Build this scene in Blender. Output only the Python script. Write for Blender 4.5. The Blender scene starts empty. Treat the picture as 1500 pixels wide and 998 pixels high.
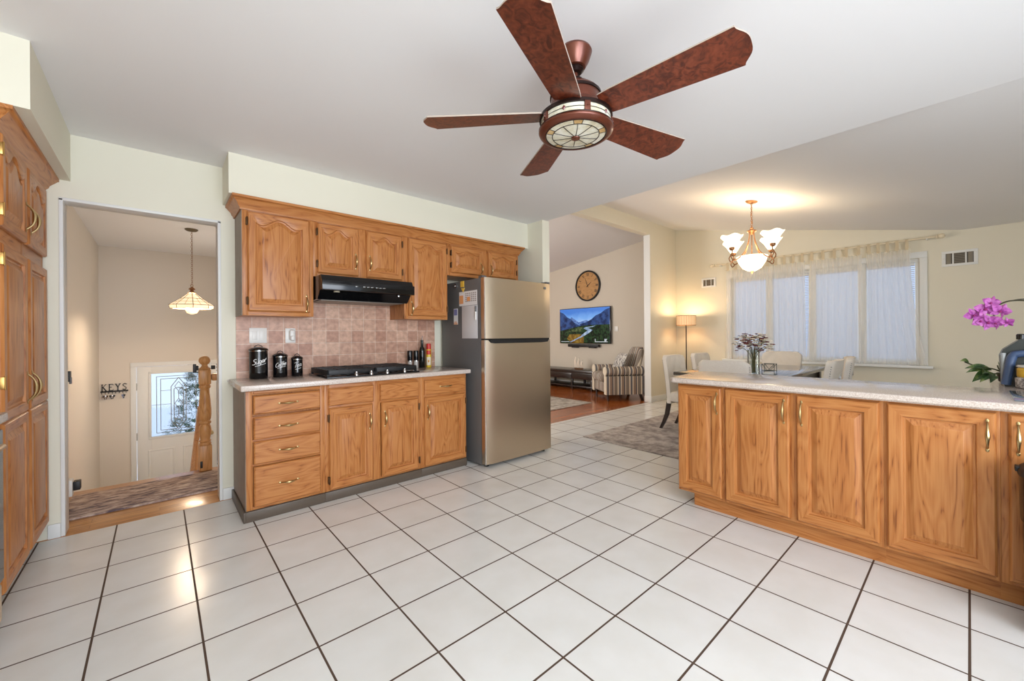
import bpy, bmesh, math, random
from mathutils import Vector, Matrix, Euler
random.seed(7)
S = bpy.context.scene
C = S.collection
PI = math.pi

# ------------------------------------------------------------------ camera
EYE = 1.1904
yaw, roll, fpx = 0.7213, -0.0079, 589.03
cam_d = bpy.data.cameras.new('camera'); cam = bpy.data.objects.new('camera', cam_d); C.objects.link(cam)
Fv = Vector((math.sin(yaw), math.cos(yaw), 0)); R0 = Vector((math.cos(yaw), -math.sin(yaw), 0)); U0 = Vector((0, 0, 1))
Rv = R0 * math.cos(roll) + U0 * math.sin(roll); Uv = U0 * math.cos(roll) - R0 * math.sin(roll)
m = Matrix((Rv, Uv, -Fv)).transposed().to_4x4(); m.translation = (0, 0, EYE)
cam.matrix_world = m
cam_d.sensor_width = 36; cam_d.lens = 36 * fpx / 1500; cam_d.shift_y = -0.005; cam_d.clip_start = 0.02
S.camera = cam

# ------------------------------------------------------------------ light and exposure
S.view_settings.view_transform = 'Standard'; S.view_settings.look = 'None'
S.view_settings.exposure = 0.0; S.view_settings.gamma = 1.0; S.view_settings.use_curve_mapping = False
W = bpy.data.worlds.new('daylight'); S.world = W; W.use_nodes = True
bg = W.node_tree.nodes['Background']; bg.inputs[0].default_value = (0.72, 0.83, 1.0, 1); bg.inputs[1].default_value = 1.9

def area(name, loc, target, sx, sy, power, col=(1, 1, 1)):
    l = bpy.data.lights.new(name, 'AREA'); l.shape = 'RECTANGLE'; l.size = sx; l.size_y = sy; l.energy = power; l.color = col
    o = bpy.data.objects.new(name, l); C.objects.link(o); o.location = loc
    o.rotation_euler = (Vector(target) - Vector(loc)).to_track_quat('-Z', 'Y').to_euler()
    return o
def bulb(name, loc, power, col=(1.0, 0.72, 0.42), r=0.03):
    l = bpy.data.lights.new(name, 'POINT'); l.energy = power; l.color = col; l.shadow_soft_size = r
    o = bpy.data.objects.new(name, l); C.objects.link(o); o.location = loc
    return o
area('daylight_from_patio_door', (0.45, -2.45, 1.25), (0.75, 3.0, .65), 2.3, 2.0, 112, (0.945, 1.0, 1.09))
area('bounced_flash', (-0.1, -0.9, 1.75), (0.35, 0.1, 3.2), 0.9, 0.9, 24, (0.94, 1.0, 1.09))
area('living_room_fill', (2.2, 6.6, 1.5), (7.0, 5.2, 1.2), 1.6, 1.4, 105, (1.0, 0.96, 0.92))  # unseen fill added to brighten the living room; no window is built here

area('stairwell_fill', (1.25, 5.9, 1.1), (-.6, 6.2, .9), 1.2, 1.6, 15, (1.0, .95, .89))  # out-of-view fill added to lift the hall walls; stands for no fixture

# ------------------------------------------------------------------ materials
def lin(c):
    return tuple(((v / 255) / 12.92 if v / 255 <= 0.04045 else ((v / 255 + 0.055) / 1.055) ** 2.4) for v in c) + (1,)
def mat(name, rgb, rough=0.5, metal=0.0, coat=0.0, emit=None, es=1.0, spec=0.5):
    M = bpy.data.materials.new(name); M.use_nodes = True; b = M.node_tree.nodes['Principled BSDF']
    b.inputs['Base Color'].default_value = lin(rgb); b.inputs['Roughness'].default_value = rough; b.inputs['Metallic'].default_value = metal
    b.inputs['Coat Weight'].default_value = coat; b.inputs['Coat Roughness'].default_value = 0.15; b.inputs['Specular IOR Level'].default_value = spec
    if emit: b.inputs['Emission Color'].default_value = lin(emit); b.inputs['Emission Strength'].default_value = es
    return M
def nodes(M): return M.node_tree.nodes, M.node_tree.links, M.node_tree.nodes['Principled BSDF']
def ramp(N, stops):
    r = N.new('ShaderNodeValToRGB'); e = r.color_ramp.elements
    while len(e) < len(stops): e.new(0.5)
    for i, (p, c) in enumerate(stops): e[i].position = p; e[i].color = lin(c)
    return r
def objcoord(N, L, scale, rnd=False, offset=(0, 0, 0)):
    t = N.new('ShaderNodeTexCoord'); mp = N.new('ShaderNodeMapping'); mp.inputs['Scale'].default_value = scale; mp.inputs['Location'].default_value = offset
    if rnd:
        oi = N.new('ShaderNodeObjectInfo'); mu = N.new('ShaderNodeVectorMath'); mu.operation = 'SCALE'; mu.inputs[0].default_value = (7.3, 5.1, 3.7)
        L.new(oi.outputs['Random'], mu.inputs['Scale']); ad = N.new('ShaderNodeVectorMath'); ad.operation = 'ADD'
        L.new(t.outputs['Object'], ad.inputs[0]); L.new(mu.outputs[0], ad.inputs[1]); L.new(ad.outputs[0], mp.inputs['Vector'])
    else: L.new(t.outputs['Object'], mp.inputs['Vector'])
    return mp
def wood(name, axis, light, mid, dark, rough=0.38, scale=1.0, coat=0.08, figure=1.0):
    M = mat(name, mid, rough, coat=coat, spec=.32); N, L, b = nodes(M)
    along, across = 1.3 * scale, 9.0 * scale
    sc = [across] * 3; sc['xyz'.index(axis)] = along
    mp = objcoord(N, L, sc, True)
    n1 = N.new('ShaderNodeTexNoise'); n1.inputs['Scale'].default_value = 1.0; n1.inputs['Detail'].default_value = 2; n1.inputs['Distortion'].default_value = 0.35 * figure
    L.new(mp.outputs[0], n1.inputs['Vector'])
    mu = N.new('ShaderNodeMath'); mu.operation = 'MULTIPLY'; mu.inputs[1].default_value = 11.0; L.new(n1.outputs[0], mu.inputs[0])
    fr = N.new('ShaderNodeMath'); fr.operation = 'PINGPONG'; fr.inputs[1].default_value = 0.5; L.new(mu.outputs[0], fr.inputs[0])
    sc2 = [150 * scale] * 3; sc2['xyz'.index(axis)] = 5 * scale
    mp2 = objcoord(N, L, sc2, True); n2 = N.new('ShaderNodeTexNoise'); n2.inputs['Scale'].default_value = 1.0; n2.inputs['Detail'].default_value = 2
    L.new(mp2.outputs[0], n2.inputs['Vector'])
    ad = N.new('ShaderNodeMath'); ad.operation = 'MULTIPLY_ADD'; ad.inputs[1].default_value = 1.0; L.new(n2.outputs[0], ad.inputs[0]); L.new(fr.outputs[0], ad.inputs[2])
    r = ramp(N, [(0.36, dark), (0.52, mid), (1.0, light)]); L.new(ad.outputs[0], r.inputs[0]); L.new(r.outputs[0], b.inputs['Base Color'])
    bp = N.new('ShaderNodeBump'); bp.inputs['Strength'].default_value = 0.12; bp.inputs['Distance'].default_value = 0.002
    L.new(n2.outputs[0], bp.inputs['Height']); L.new(bp.outputs[0], b.inputs['Normal'])
    return M
OAK = ((192, 129, 73), (176, 110, 57), (134, 77, 36))
oak_z = wood('oak_upright_grain', 'z', *OAK); oak_x = wood('oak_level_grain', 'x', *OAK); oak_y = wood('oak_cross_grain', 'y', *OAK)
newel_oak = wood('golden_oak', 'z', (214, 160, 104), (200, 144, 88), (170, 112, 62), 0.35)
rail_oak = wood('golden_oak_rail', 'y', (214, 160, 104), (200, 144, 88), (170, 112, 62), 0.35)
side_panel = wood('grey_brown_side_panel', 'z', (150, 134, 118), (134, 119, 104), (112, 98, 84), 0.45, 1.5, 0.0)  # greyer brown than the oak fronts, for the cabinet end panels
blade_wood = mat('mottled_cherry_veneer', (120, 58, 34), 0.38, coat=0.2)
N, L, b = nodes(blade_wood); mp = objcoord(N, L, (9, 9, 9)); n = N.new('ShaderNodeTexNoise'); n.inputs['Scale'].default_value = 3; n.inputs['Detail'].default_value = 6; n.inputs['Distortion'].default_value = 1.8
L.new(mp.outputs[0], n.inputs[0]); r = ramp(N, [(0.35, (76, 32, 20)), (0.55, (112, 52, 32)), (0.75, (132, 68, 44))]); L.new(n.outputs[0], r.inputs[0]); L.new(r.outputs[0], b.inputs['Base Color'])

def plain_paint(name, rgb, rough=0.6):
    M = mat(name, rgb, rough, spec=0.3); N, L, b = nodes(M)
    mp = objcoord(N, L, (1, 1, 1)); n = N.new('ShaderNodeTexNoise'); n.inputs['Scale'].default_value = 220; n.inputs['Detail'].default_value = 1
    L.new(mp.outputs[0], n.inputs[0]); bp = N.new('ShaderNodeBump'); bp.inputs['Strength'].default_value = 0.04; bp.inputs['Distance'].default_value = 0.001
    L.new(n.outputs[0], bp.inputs['Height']); L.new(bp.outputs[0], b.inputs['Normal'])
    return M
cream = plain_paint('cream_wall_paint', (231, 227, 208)); ceil_white = plain_paint('white_ceiling_paint', (238, 237, 236), 0.8)
hall_paint = plain_paint('beige_hall_paint', (222, 213, 200)); dining_paint = plain_paint('warm_beige_wall_paint', (228, 221, 201))
living_paint = plain_paint('taupe_wall_paint', (212, 202, 186)); trim_white = plain_paint('white_trim_paint', (232, 232, 228), 0.4)

# tiled floor
tile = mat('white_floor_tile', (225, 224, 220), 0.22, coat=0.0, spec=0.4); N, L, b = nodes(tile)
mp = objcoord(N, L, (1, 1, 1), offset=(0.205, -0.0053, 0))
br = N.new('ShaderNodeTexBrick'); br.offset = 0; br.squash = 1
for k, v in (('Scale', 1.0), ('Mortar Size', 0.0042), ('Mortar Smooth', 0.15), ('Bias', 0.0), ('Brick Width', 0.33), ('Row Height', 0.33)): br.inputs[k].default_value = v
br.inputs['Color1'].default_value = lin((232, 232, 229)); br.inputs['Color2'].default_value = lin((227, 226, 222)); br.inputs['Mortar'].default_value = lin((84, 66, 54))
L.new(mp.outputs[0], br.inputs['Vector'])
n = N.new('ShaderNodeTexNoise'); n.inputs['Scale'].default_value = 5; n.inputs['Detail'].default_value = 5; L.new(mp.outputs[0], n.inputs[0])
r = ramp(N, [(0.35, (249, 248, 246)), (0.65, (255, 255, 255))]); L.new(n.outputs[0], r.inputs[0])
mx = N.new('ShaderNodeMix'); mx.data_type = 'RGBA'; mx.blend_type = 'MULTIPLY'; mx.inputs[0].default_value = 1.0
L.new(br.outputs['Color'], mx.inputs[6]); L.new(r.outputs[0], mx.inputs[7]); L.new(mx.outputs[2], b.inputs['Base Color'])
bp = N.new('ShaderNodeBump'); bp.inputs['Strength'].default_value = 0.5; bp.inputs['Distance'].default_value = 0.002; bp.invert = True
L.new(br.outputs['Fac'], bp.inputs['Height']); L.new(bp.outputs[0], b.inputs['Normal'])
rr = N.new('ShaderNodeMath'); rr.operation = 'MULTIPLY_ADD'; rr.inputs[1].default_value = 0.6; rr.inputs[2].default_value = 0.22; L.new(br.outputs['Fac'], rr.inputs[0]); L.new(rr.outputs[0], b.inputs['Roughness'])

def swizzle(N, L, a, c):
    t = N.new('ShaderNodeTexCoord'); sp = N.new('ShaderNodeSeparateXYZ'); cb = N.new('ShaderNodeCombineXYZ'); L.new(t.outputs['Object'], sp.inputs[0])
    L.new(sp.outputs[a], cb.inputs[0]); L.new(sp.outputs[c], cb.inputs[1]); return cb
splash = mat('pink_stone_tile', (190, 150, 130), 0.4); N, L, b = nodes(splash)
cb = swizzle(N, L, 0, 2); br = N.new('ShaderNodeTexBrick'); br.offset = 0; br.squash = 1
for k, v in (('Scale', 1.0), ('Mortar Size', 0.0018), ('Mortar Smooth', 0.1), ('Bias', 0.0), ('Brick Width', 0.107), ('Row Height', 0.1035)): br.inputs[k].default_value = v
br.inputs['Color1'].default_value = lin((232, 192, 166)); br.inputs['Color2'].default_value = lin((198, 150, 126)); br.inputs['Mortar'].default_value = lin((236, 216, 196))
L.new(cb.outputs[0], br.inputs['Vector']); n = N.new('ShaderNodeTexNoise'); n.inputs['Scale'].default_value = 26; n.inputs['Detail'].default_value = 5; L.new(cb.outputs[0], n.inputs[0])
r = ramp(N, [(0.3, (214, 206, 204)), (0.7, (255, 255, 255))]); L.new(n.outputs[0], r.inputs[0]); mx = N.new('ShaderNodeMix'); mx.data_type = 'RGBA'; mx.blend_type = 'MULTIPLY'; mx.inputs[0].default_value = 1
L.new(br.outputs['Color'], mx.inputs[6]); L.new(r.outputs[0], mx.inputs[7]); L.new(mx.outputs[2], b.inputs['Base Color'])

def planks(name, c1, c2, gap, rough=0.22):
    M = mat(name, c1, rough, coat=0.3); N, L, b = nodes(M); mp = objcoord(N, L, (1, 1, 1))
    br = N.new('ShaderNodeTexBrick'); br.offset = 0.37
    for k, v in (('Scale', 1.0), ('Mortar Size', 0.0009), ('Brick Width', 0.9), ('Row Height', 0.057), ('Bias', 0.0)): br.inputs[k].default_value = v
    br.inputs['Color1'].default_value = lin(c1); br.inputs['Color2'].default_value = lin(c2); br.inputs['Mortar'].default_value = lin(gap)
    L.new(mp.outputs[0], br.inputs['Vector']); mp2 = objcoord(N, L, (3, 60, 60)); n = N.new('ShaderNodeTexNoise'); n.inputs['Scale'].default_value = 1; n.inputs['Detail'].default_value = 3
    L.new(mp2.outputs[0], n.inputs[0]); r = ramp(N, [(0.3, (205, 195, 185)), (0.65, (255, 255, 255))]); L.new(n.outputs[0], r.inputs[0])
    mx = N.new('ShaderNodeMix'); mx.data_type = 'RGBA'; mx.blend_type = 'MULTIPLY'; mx.inputs[0].default_value = 1
    L.new(br.outputs['Color'], mx.inputs[6]); L.new(r.outputs[0], mx.inputs[7]); L.new(mx.outputs[2], b.inputs['Base Color']); return M
living_wood = planks('red_oak_floor', (196, 112, 48), (164, 84, 32), (92, 44, 18)); landing_wood = planks('honey_oak_floor', (214, 156, 92), (196, 136, 74), (128, 82, 42), 0.3)

def speckle(name, base, spots, scale, rough, coat=0.0):
    M = mat(name, base, rough, coat=coat); N, L, b = nodes(M); mp = objcoord(N, L, (1, 1, 1)); n = N.new('ShaderNodeTexNoise'); n.inputs['Scale'].default_value = scale; n.inputs['Detail'].default_value = 4; n.inputs['Roughness'].default_value = 0.7
    L.new(mp.outputs[0], n.inputs[0]); r = ramp(N, [(0.38, spots[0]), (0.5, base), (0.64, spots[1])]); L.new(n.outputs[0], r.inputs[0]); L.new(r.outputs[0], b.inputs['Base Color']); return M
counter_m = speckle('speckled_beige_countertop', (206, 192, 180), ((188, 170, 158), (222, 212, 204)), 190, 0.14)
runner_m = speckle('faded_persian_runner', (166, 142, 130), ((98, 84, 90), (206, 188, 174)), 14, 0.95)
N, L, b = nodes(runner_m); N['Mapping'].inputs['Scale'].default_value = (0.7, 2.2, 1)
dining_rug_m = speckle('grey_mottled_rug', (168, 158, 150), ((138, 128, 124), (196, 186, 178)), 7, 0.95)
living_rug_m = speckle('pale_flecked_rug', (186, 178, 166), ((150, 140, 128), (212, 206, 198)), 9, 0.95)

brass = mat('antique_brass', (186, 162, 116), 0.3, 1.0); hinge_m = mat('dull_brass', (176, 140, 82), 0.35, 1.0); dark_hinge = mat('bronze_hinge', (86, 62, 40), 0.4, 0.8)
black_gloss = mat('black_enamel', (14, 14, 16), 0.14); black_matte = mat('black_iron', (22, 22, 23), 0.5); dark_toe = mat('dark_brown_vinyl', (92, 80, 68), 0.45)
white_plastic = mat('white_plastic', (236, 234, 228), 0.35); chrome = mat('chrome', (200, 200, 200), 0.15, 1.0); white_ink = mat('white_lettering', (240, 240, 238), 0.5)
steel = mat('brushed_stainless', (202, 184, 160), 0.32, 1.0); N, L, b = nodes(steel); b.inputs['Anisotropic'].default_value = 0.6
mp = objcoord(N, L, (3, 3, 400)); n = N.new('ShaderNodeTexNoise'); n.inputs['Scale'].default_value = 1; L.new(mp.outputs[0], n.inputs[0]); bp = N.new('ShaderNodeBump'); bp.inputs['Strength'].default_value = 0.03; bp.inputs['Distance'].default_value = 0.001; L.new(n.outputs[0], bp.inputs['Height']); L.new(bp.outputs[0], b.inputs['Normal'])
fridge_grey = mat('charcoal_fridge_side', (98, 97, 97), 0.4); bright_edge = mat('bright_steel_edge', (226, 222, 214), 0.25, 0.7)
bronze = mat('red_bronze', (104, 52, 34), 0.28, 0.5, coat=0.3); dark_bronze = mat('dark_bronze', (44, 28, 24), 0.3, 0.6)
cream_glass = speckle('cream_art_glass', (226, 222, 200), ((208, 198, 168), (238, 236, 222)), 12, 0.2); amber_glass = speckle('amber_art_glass', (208, 172, 116), ((186, 146, 92), (222, 196, 150)), 14, 0.2)
came = mat('dark_leading', (40, 34, 30), 0.4, 0.5); silver_came = mat('silver_leading', (150, 150, 148), 0.35, 0.4)
copper = mat('antique_copper', (150, 106, 70), 0.4, 0.7)

def glass(name, tint=(255, 255, 255), rough=0.0, tr=0.85):
    M = bpy.data.materials.new(name); M.use_nodes = True; N = M.node_tree.nodes; L = M.node_tree.links; N.remove(N['Principled BSDF'])
    t = N.new('ShaderNodeBsdfTransparent'); t.inputs[0].default_value = lin(tint); g = N.new('ShaderNodeBsdfGlossy'); g.inputs['Roughness'].default_value = 0.03
    x = N.new('ShaderNodeMixShader'); lw = N.new('ShaderNodeLayerWeight'); lw.inputs[0].default_value = 0.25
    mm = N.new('ShaderNodeMath'); mm.operation = 'MULTIPLY_ADD'; mm.inputs[1].default_value = 0.7; mm.inputs[2].default_value = 0.06; L.new(lw.outputs['Fresnel'], mm.inputs[0])
    L.new(mm.outputs[0], x.inputs[0]); L.new(t.outputs[0], x.inputs[1]); L.new(g.outputs[0], x.inputs[2]); L.new(x.outputs[0], N['Material Output'].inputs[0]); return M
clear_glass = glass('clear_glass', (248, 251, 250)); window_glass = glass('window_glass', (235, 240, 245))
def wavy_glass():
    M = bpy.data.materials.new('rippled_door_glass'); M.use_nodes = True; N, L, b = nodes(M)
    b.inputs['Transmission Weight'].default_value = 1.0; b.inputs['Roughness'].default_value = 0.06; b.inputs['IOR'].default_value = 1.15; b.inputs['Base Color'].default_value = (0.60, 0.64, 0.67, 1)
    mp = objcoord(N, L, (1, 1, 1)); n = N.new('ShaderNodeTexNoise'); n.inputs['Scale'].default_value = 18; L.new(mp.outputs[0], n.inputs[0]); bp = N.new('ShaderNodeBump'); bp.inputs['Strength'].default_value = 0.25; bp.inputs['Distance'].default_value = 0.02
    L.new(n.outputs[0], bp.inputs['Height']); L.new(bp.outputs[0], b.inputs['Normal']); return M
door_glass = wavy_glass()
def sheer(name, rgb, clear):
    M = bpy.data.materials.new(name); M.use_nodes = True; N = M.node_tree.nodes; L = M.node_tree.links; N.remove(N['Principled BSDF'])
    t = N.new('ShaderNodeBsdfTransparent'); d = N.new('ShaderNodeBsdfDiffuse'); d.inputs[0].default_value = lin(rgb); tl = N.new('ShaderNodeBsdfTranslucent'); tl.inputs[0].default_value = lin(rgb)
    a = N.new('ShaderNodeMixShader'); a.inputs[0].default_value = 0.45; L.new(d.outputs[0], a.inputs[1]); L.new(tl.outputs[0], a.inputs[2])
    x = N.new('ShaderNodeMixShader'); x.inputs[0].default_value = 1 - clear; L.new(t.outputs[0], x.inputs[1]); L.new(a.outputs[0], x.inputs[2]); L.new(x.outputs[0], N['Material Output'].inputs[0]); return M
sheer_m = sheer('sheer_cream_voile', (248, 243, 232), 0.50); tab_m = sheer('cream_voile_tabs', (232, 218, 190), 0.15)
lit_shade = mat('lit_white_glass', (255, 244, 224), 0.4, emit=(255, 236, 205), es=1.7); lit_bulb = mat('lit_bulb', (255, 240, 220), 0.4, emit=(255, 230, 190), es=9.0)
lamp_fabric = mat('lit_woven_shade', (226, 190, 150), 0.8, emit=(255, 206, 150), es=0.55)
def lit_art_glass():
    M = mat('lit_ivory_art_glass', (240, 224, 196), 0.3, emit=(255, 222, 176), es=0.95); return M
pend_glass = lit_art_glass(); pend_bulb = mat('pendant_bulb', (255, 240, 220), 0.4, emit=(255, 228, 196), es=560.0)
uphol = speckle('cream_linen_upholstery', (228, 220, 208), ((222, 213, 200), (234, 227, 217)), 160, 0.9); espresso = mat('espresso_wood', (44, 34, 30), 0.3, coat=0.2); tabletop_m = mat('dark_polished_tabletop', (70, 64, 60), 0.09, coat=0.4)

# ------------------------------------------------------------------ mesh building
class MB:
    def __init__(s): s.v = []; s.f = []; s.mi = []; s.T = None
    def add(s, vs, fs, k=0):
        o = len(s.v)
        if s.T is not None: vs = [tuple(s.T @ Vector(p)) for p in vs]
        s.v += [tuple(p) for p in vs]; s.f += [tuple(i + o for i in f) for f in fs]; s.mi += [k] * len(fs); return s
    def box(s, x0, x1, y0, y1, z0, z1, bev=0.0, k=0):
        x0, x1 = min(x0, x1), max(x0, x1); y0, y1 = min(y0, y1), max(y0, y1); z0, z1 = min(z0, z1), max(z0, z1)
        bev = min(bev, (x1 - x0) * .45, (y1 - y0) * .45, (z1 - z0) * .45)
        if bev <= 0:
            vs = [(x, y, z) for z in (z0, z1) for y in (y0, y1) for x in (x0, x1)]
            return s.add(vs, [(0, 2, 3, 1), (4, 5, 7, 6), (0, 1, 5, 4), (2, 6, 7, 3), (0, 4, 6, 2), (1, 3, 7, 5)], k)
        bm = bmesh.new(); bmesh.ops.create_cube(bm, size=1.0)
        for v in bm.verts: v.co = ((x0 + x1) / 2 + v.co.x * (x1 - x0), (y0 + y1) / 2 + v.co.y * (y1 - y0), (z0 + z1) / 2 + v.co.z * (z1 - z0))
        bmesh.ops.bevel(bm, geom=bm.edges[:], offset=bev, segments=2, affect='EDGES', profile=0.5); bm.verts.index_update()
        s.add([v.co[:] for v in bm.verts], [[v.index for v in f.verts] for f in bm.faces], k); bm.free(); return s
    def loops(s, ls, close=True, cap0=False, cap1=False, ks=None, k=0):
        n = len(ls[0]); vs = [p for l in ls for p in l]; fs = []; kk = []
        for a in range(len(ls) - 1):
            for i in range(n if close else n - 1):
                j = (i + 1) % n; fs.append((a * n + i, a * n + j, (a + 1) * n + j, (a + 1) * n + i)); kk.append(ks[i] if ks else k)
        if cap0: fs.append(tuple(range(n - 1, -1, -1))); kk.append(k)
        if cap1: fs.append(tuple((len(ls) - 1) * n + i for i in range(n))); kk.append(k)
        o = len(s.mi); s.add(vs, fs); s.mi[o:] = kk; return s
    def lathe(s, prof, c=(0, 0, 0), seg=24, k=0, axis='z', cap=True):
        ls = []
        for r, h in prof:
            l = []
            for i in range(seg):
                a = 2 * PI * i / seg; p = (r * math.cos(a), r * math.sin(a), h)
                if axis == 'x': p = (p[2], p[0], p[1])
                elif axis == 'y': p = (p[1], p[2], p[0])
                l.append((c[0] + p[0], c[1] + p[1], c[2] + p[2]))
            ls.append(l)
        return s.loops(ls, True, cap, cap, k=k)
    def tube(s, pts, r, seg=8, k=0, closed=False, flat=1.0):
        P = [Vector(p) for p in pts]; n = len(P); rs = r if isinstance(r, (list, tuple)) else [r] * n
        ls = []; up = None
        for i in range(n):
            if closed: t = P[(i + 1) % n] - P[i - 1]
            else: t = P[min(i + 1, n - 1)] - P[max(i - 1, 0)]
            t.normalize()
            if up is None:
                up = Vector((0, 0, 1)) if abs(t.z) < .9 else Vector((1, 0, 0))
            a = (up - t * up.dot(t))
            if a.length < 1e-6: a = t.orthogonal()
            a.normalize(); up = a; bb = t.cross(a)
            ls.append([tuple(P[i] + (a * math.cos(2 * PI * j / seg) + bb * math.sin(2 * PI * j / seg) * flat) * rs[i]) for j in range(seg)])
        if closed: ls.append(ls[0])
        return s.loops(ls, True, not closed, not closed, k=k)
    def ball(s, c, r, seg=12, k=0, sc=(1, 1, 1)):
        n = max(4, seg // 2); ls = []
        for i in range(n + 1):
            a = -PI / 2 + PI * i / n; rr = max(1e-4, math.cos(a))
            ls.append([(c[0] + r * sc[0] * rr * math.cos(2 * PI * j / seg), c[1] + r * sc[1] * rr * math.sin(2 * PI * j / seg), c[2] + r * sc[2] * math.sin(a)) for j in range(seg)])
        return s.loops(ls, True, True, True, k=k)
    def poly(s, pts, k=0): return s.add(pts, [tuple(range(len(pts)))], k)
    def prism(s, poly, d0, d1, fn=lambda a, b_, d: (a, b_, d), k=0):
        n = len(poly); a = [fn(p[0], p[1], d0) for p in poly]; b_ = [fn(p[0], p[1], d1) for p in poly]
        return s.add(a + b_, [tuple(range(n - 1, -1, -1)), tuple(range(n, 2 * n))] + [(i, (i + 1) % n, n + (i + 1) % n, n + i) for i in range(n)], k)
    def build(s, name, mats, parent=None, loc=None, smooth=True, ang=35, fix=True):
        me = bpy.data.meshes.new(name); vs = s.v
        if parent is None:
            if loc is None:
                xs, ys, zs = zip(*vs); loc = ((min(xs) + max(xs)) / 2, (min(ys) + max(ys)) / 2, min(zs))
            vs = [(x - loc[0], y - loc[1], z - loc[2]) for x, y, z in vs]
        me.from_pydata(vs, [], s.f)
        ms = mats if isinstance(mats, (list, tuple)) else [mats]
        for q in ms: me.materials.append(q)
        me.polygons.foreach_set('material_index', s.mi)
        if fix:
            bm = bmesh.new(); bm.from_mesh(me); bmesh.ops.recalc_face_normals(bm, faces=bm.faces); bm.to_mesh(me); bm.free()
        if smooth:
            me.polygons.foreach_set('use_smooth', [True] * len(me.polygons)); me.set_sharp_from_angle(angle=math.radians(ang))
        me.update(); o = bpy.data.objects.new(name, me); C.objects.link(o)
        if parent is not None: o.parent = parent
        else: o.location = loc
        return o
def tag(o, label, cat, group=None):
    o['label'] = label; o['category'] = cat
    if group: o['group'] = group
    return o
def thing(name, label, cat, loc=(0, 0, 0), rz=0.0, group=None):
    o = bpy.data.objects.new(name, None); C.objects.link(o); o.location = loc; o.rotation_euler = (0, 0, rz); o.empty_display_size = 0.1
    return tag(o, label, cat, group)
def struct(name, mb, m, **kw):
    o = mb.build(name, m, loc=(0, 0, 0), **kw); o['kind'] = 'structure'; return o
def dup(root, loc, rz, label, group=None):
    r = root.copy(); C.objects.link(r); r.location = loc; r.rotation_euler = (0, 0, rz); r['label'] = label
    if group: r['group'] = group
    for ch in list(root.children):
        c = ch.copy(); C.objects.link(c); c.parent = r
        for g in ch.children:
            d = g.copy(); C.objects.link(d); d.parent = c
    return r
def catmull(P, n=6):
    P = [Vector(p) for p in P]; out = []
    for i in range(len(P) - 1):
        a, b_, c, d = P[max(i - 1, 0)], P[i], P[i + 1], P[min(i + 2, len(P) - 1)]
        for q in range(n):
            t = q / n; out.append(0.5 * ((2 * b_) + (c - a) * t + (2 * a - 5 * b_ + 4 * c - d) * t * t + (3 * b_ - a - 3 * c + d) * t ** 3))
    return [tuple(p) for p in out] + [tuple(P[-1])]

# ------------------------------------------------------------------ room shell
WY = 3.62        # kitchen range wall
PY = 3.68        # partition to the living room
WX = 7.40        # window wall
struct('floor', MB().box(-1.2, WX + .1, -2.7, WY - .02, -.12, 0).box(3.24, WX + .1, WY - .02, 3.72, -.12, 0), tile)
struct('floor_living', MB().box(1.5, WX + .1, 3.72, 9.2, -.12, 0), living_wood)
struct('floor_landing', MB().box(-.62, 1.3, WY - .02, 4.6, -.2, 0, .006), landing_wood)
struct('ceiling', MB().box(-1.2, 3.2, -2.7, WY + .12, 2.44, 3.3), ceil_white)
def slope_z(y): return max(2.0, 3.165 - .2 * (PY - y))
ZC = 2.4399; yb = PY - (3.165 - ZC) / .2
struct('ceiling_dining', MB().prism([(-2.7, ZC), (yb, ZC), (PY + .12, 3.189), (PY + .12, 3.3), (-2.7, 3.3)], 3.2, WX + .1, lambda a, b_, d: (d, a, b_)), ceil_white)
struct('ceiling_living', MB().prism([(3.80, 3.16), (9.2, 3.16 - .128 * 5.4), (9.2, 3.3), (3.80, 3.3)], 1.5, WX + .1, lambda a, b_, d: (d, a, b_)), ceil_white)
struct('ceiling_hall', MB().box(-.75, 1.45, WY + .12, 7.85, 2.44, 2.56), ceil_white)
# range wall with the doorway, wall behind the fridge
DX0, DX1, DH = -.435, .335, 2.035
struct('wall_range', MB().box(-1.2, DX0, WY, WY + .12, 0, 2.44).box(DX0, DX1, WY, WY + .12, DH, 2.44).box(DX1, 3.24, WY, WY + .12, 0, 2.44), cream)
struct('wall_stub', MB().box(3.13, 3.24, 3.05, WY, 0, 2.44), cream)
struct('wall_partition', MB().box(6.47, WX, PY, PY + .12, 0, 3.2).box(3.2, 6.47, PY, PY + .12, 2.935, 3.2).box(1.5, 3.2, WY + .12, PY + .12, 2.44, 3.2), dining_paint)
struct('wall_partition_end', MB().box(6.462, 6.4699, PY, PY + .12, 0, 2.935), trim_white)
struct('wall_left', MB().box(-1.2, -1.1, -2.7, WY, 0, 2.44), cream)
struct('wall_back', MB().box(-1.2, -.75, -2.7, -2.6, 0, 2.44).box(2.8, WX, -2.7, -2.6, 0, 2.44).box(-.75, 2.8, -2.7, -2.6, 2.3, 2.44), cream)
struct('soffit_range', MB().box(.36, 3.13, 3.28, WY, 2.166, 2.44), cream)
struct('soffit_pantry', MB().box(-1.1, -.397, 2.59, WY, 2.152, 2.44), cream)
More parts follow.
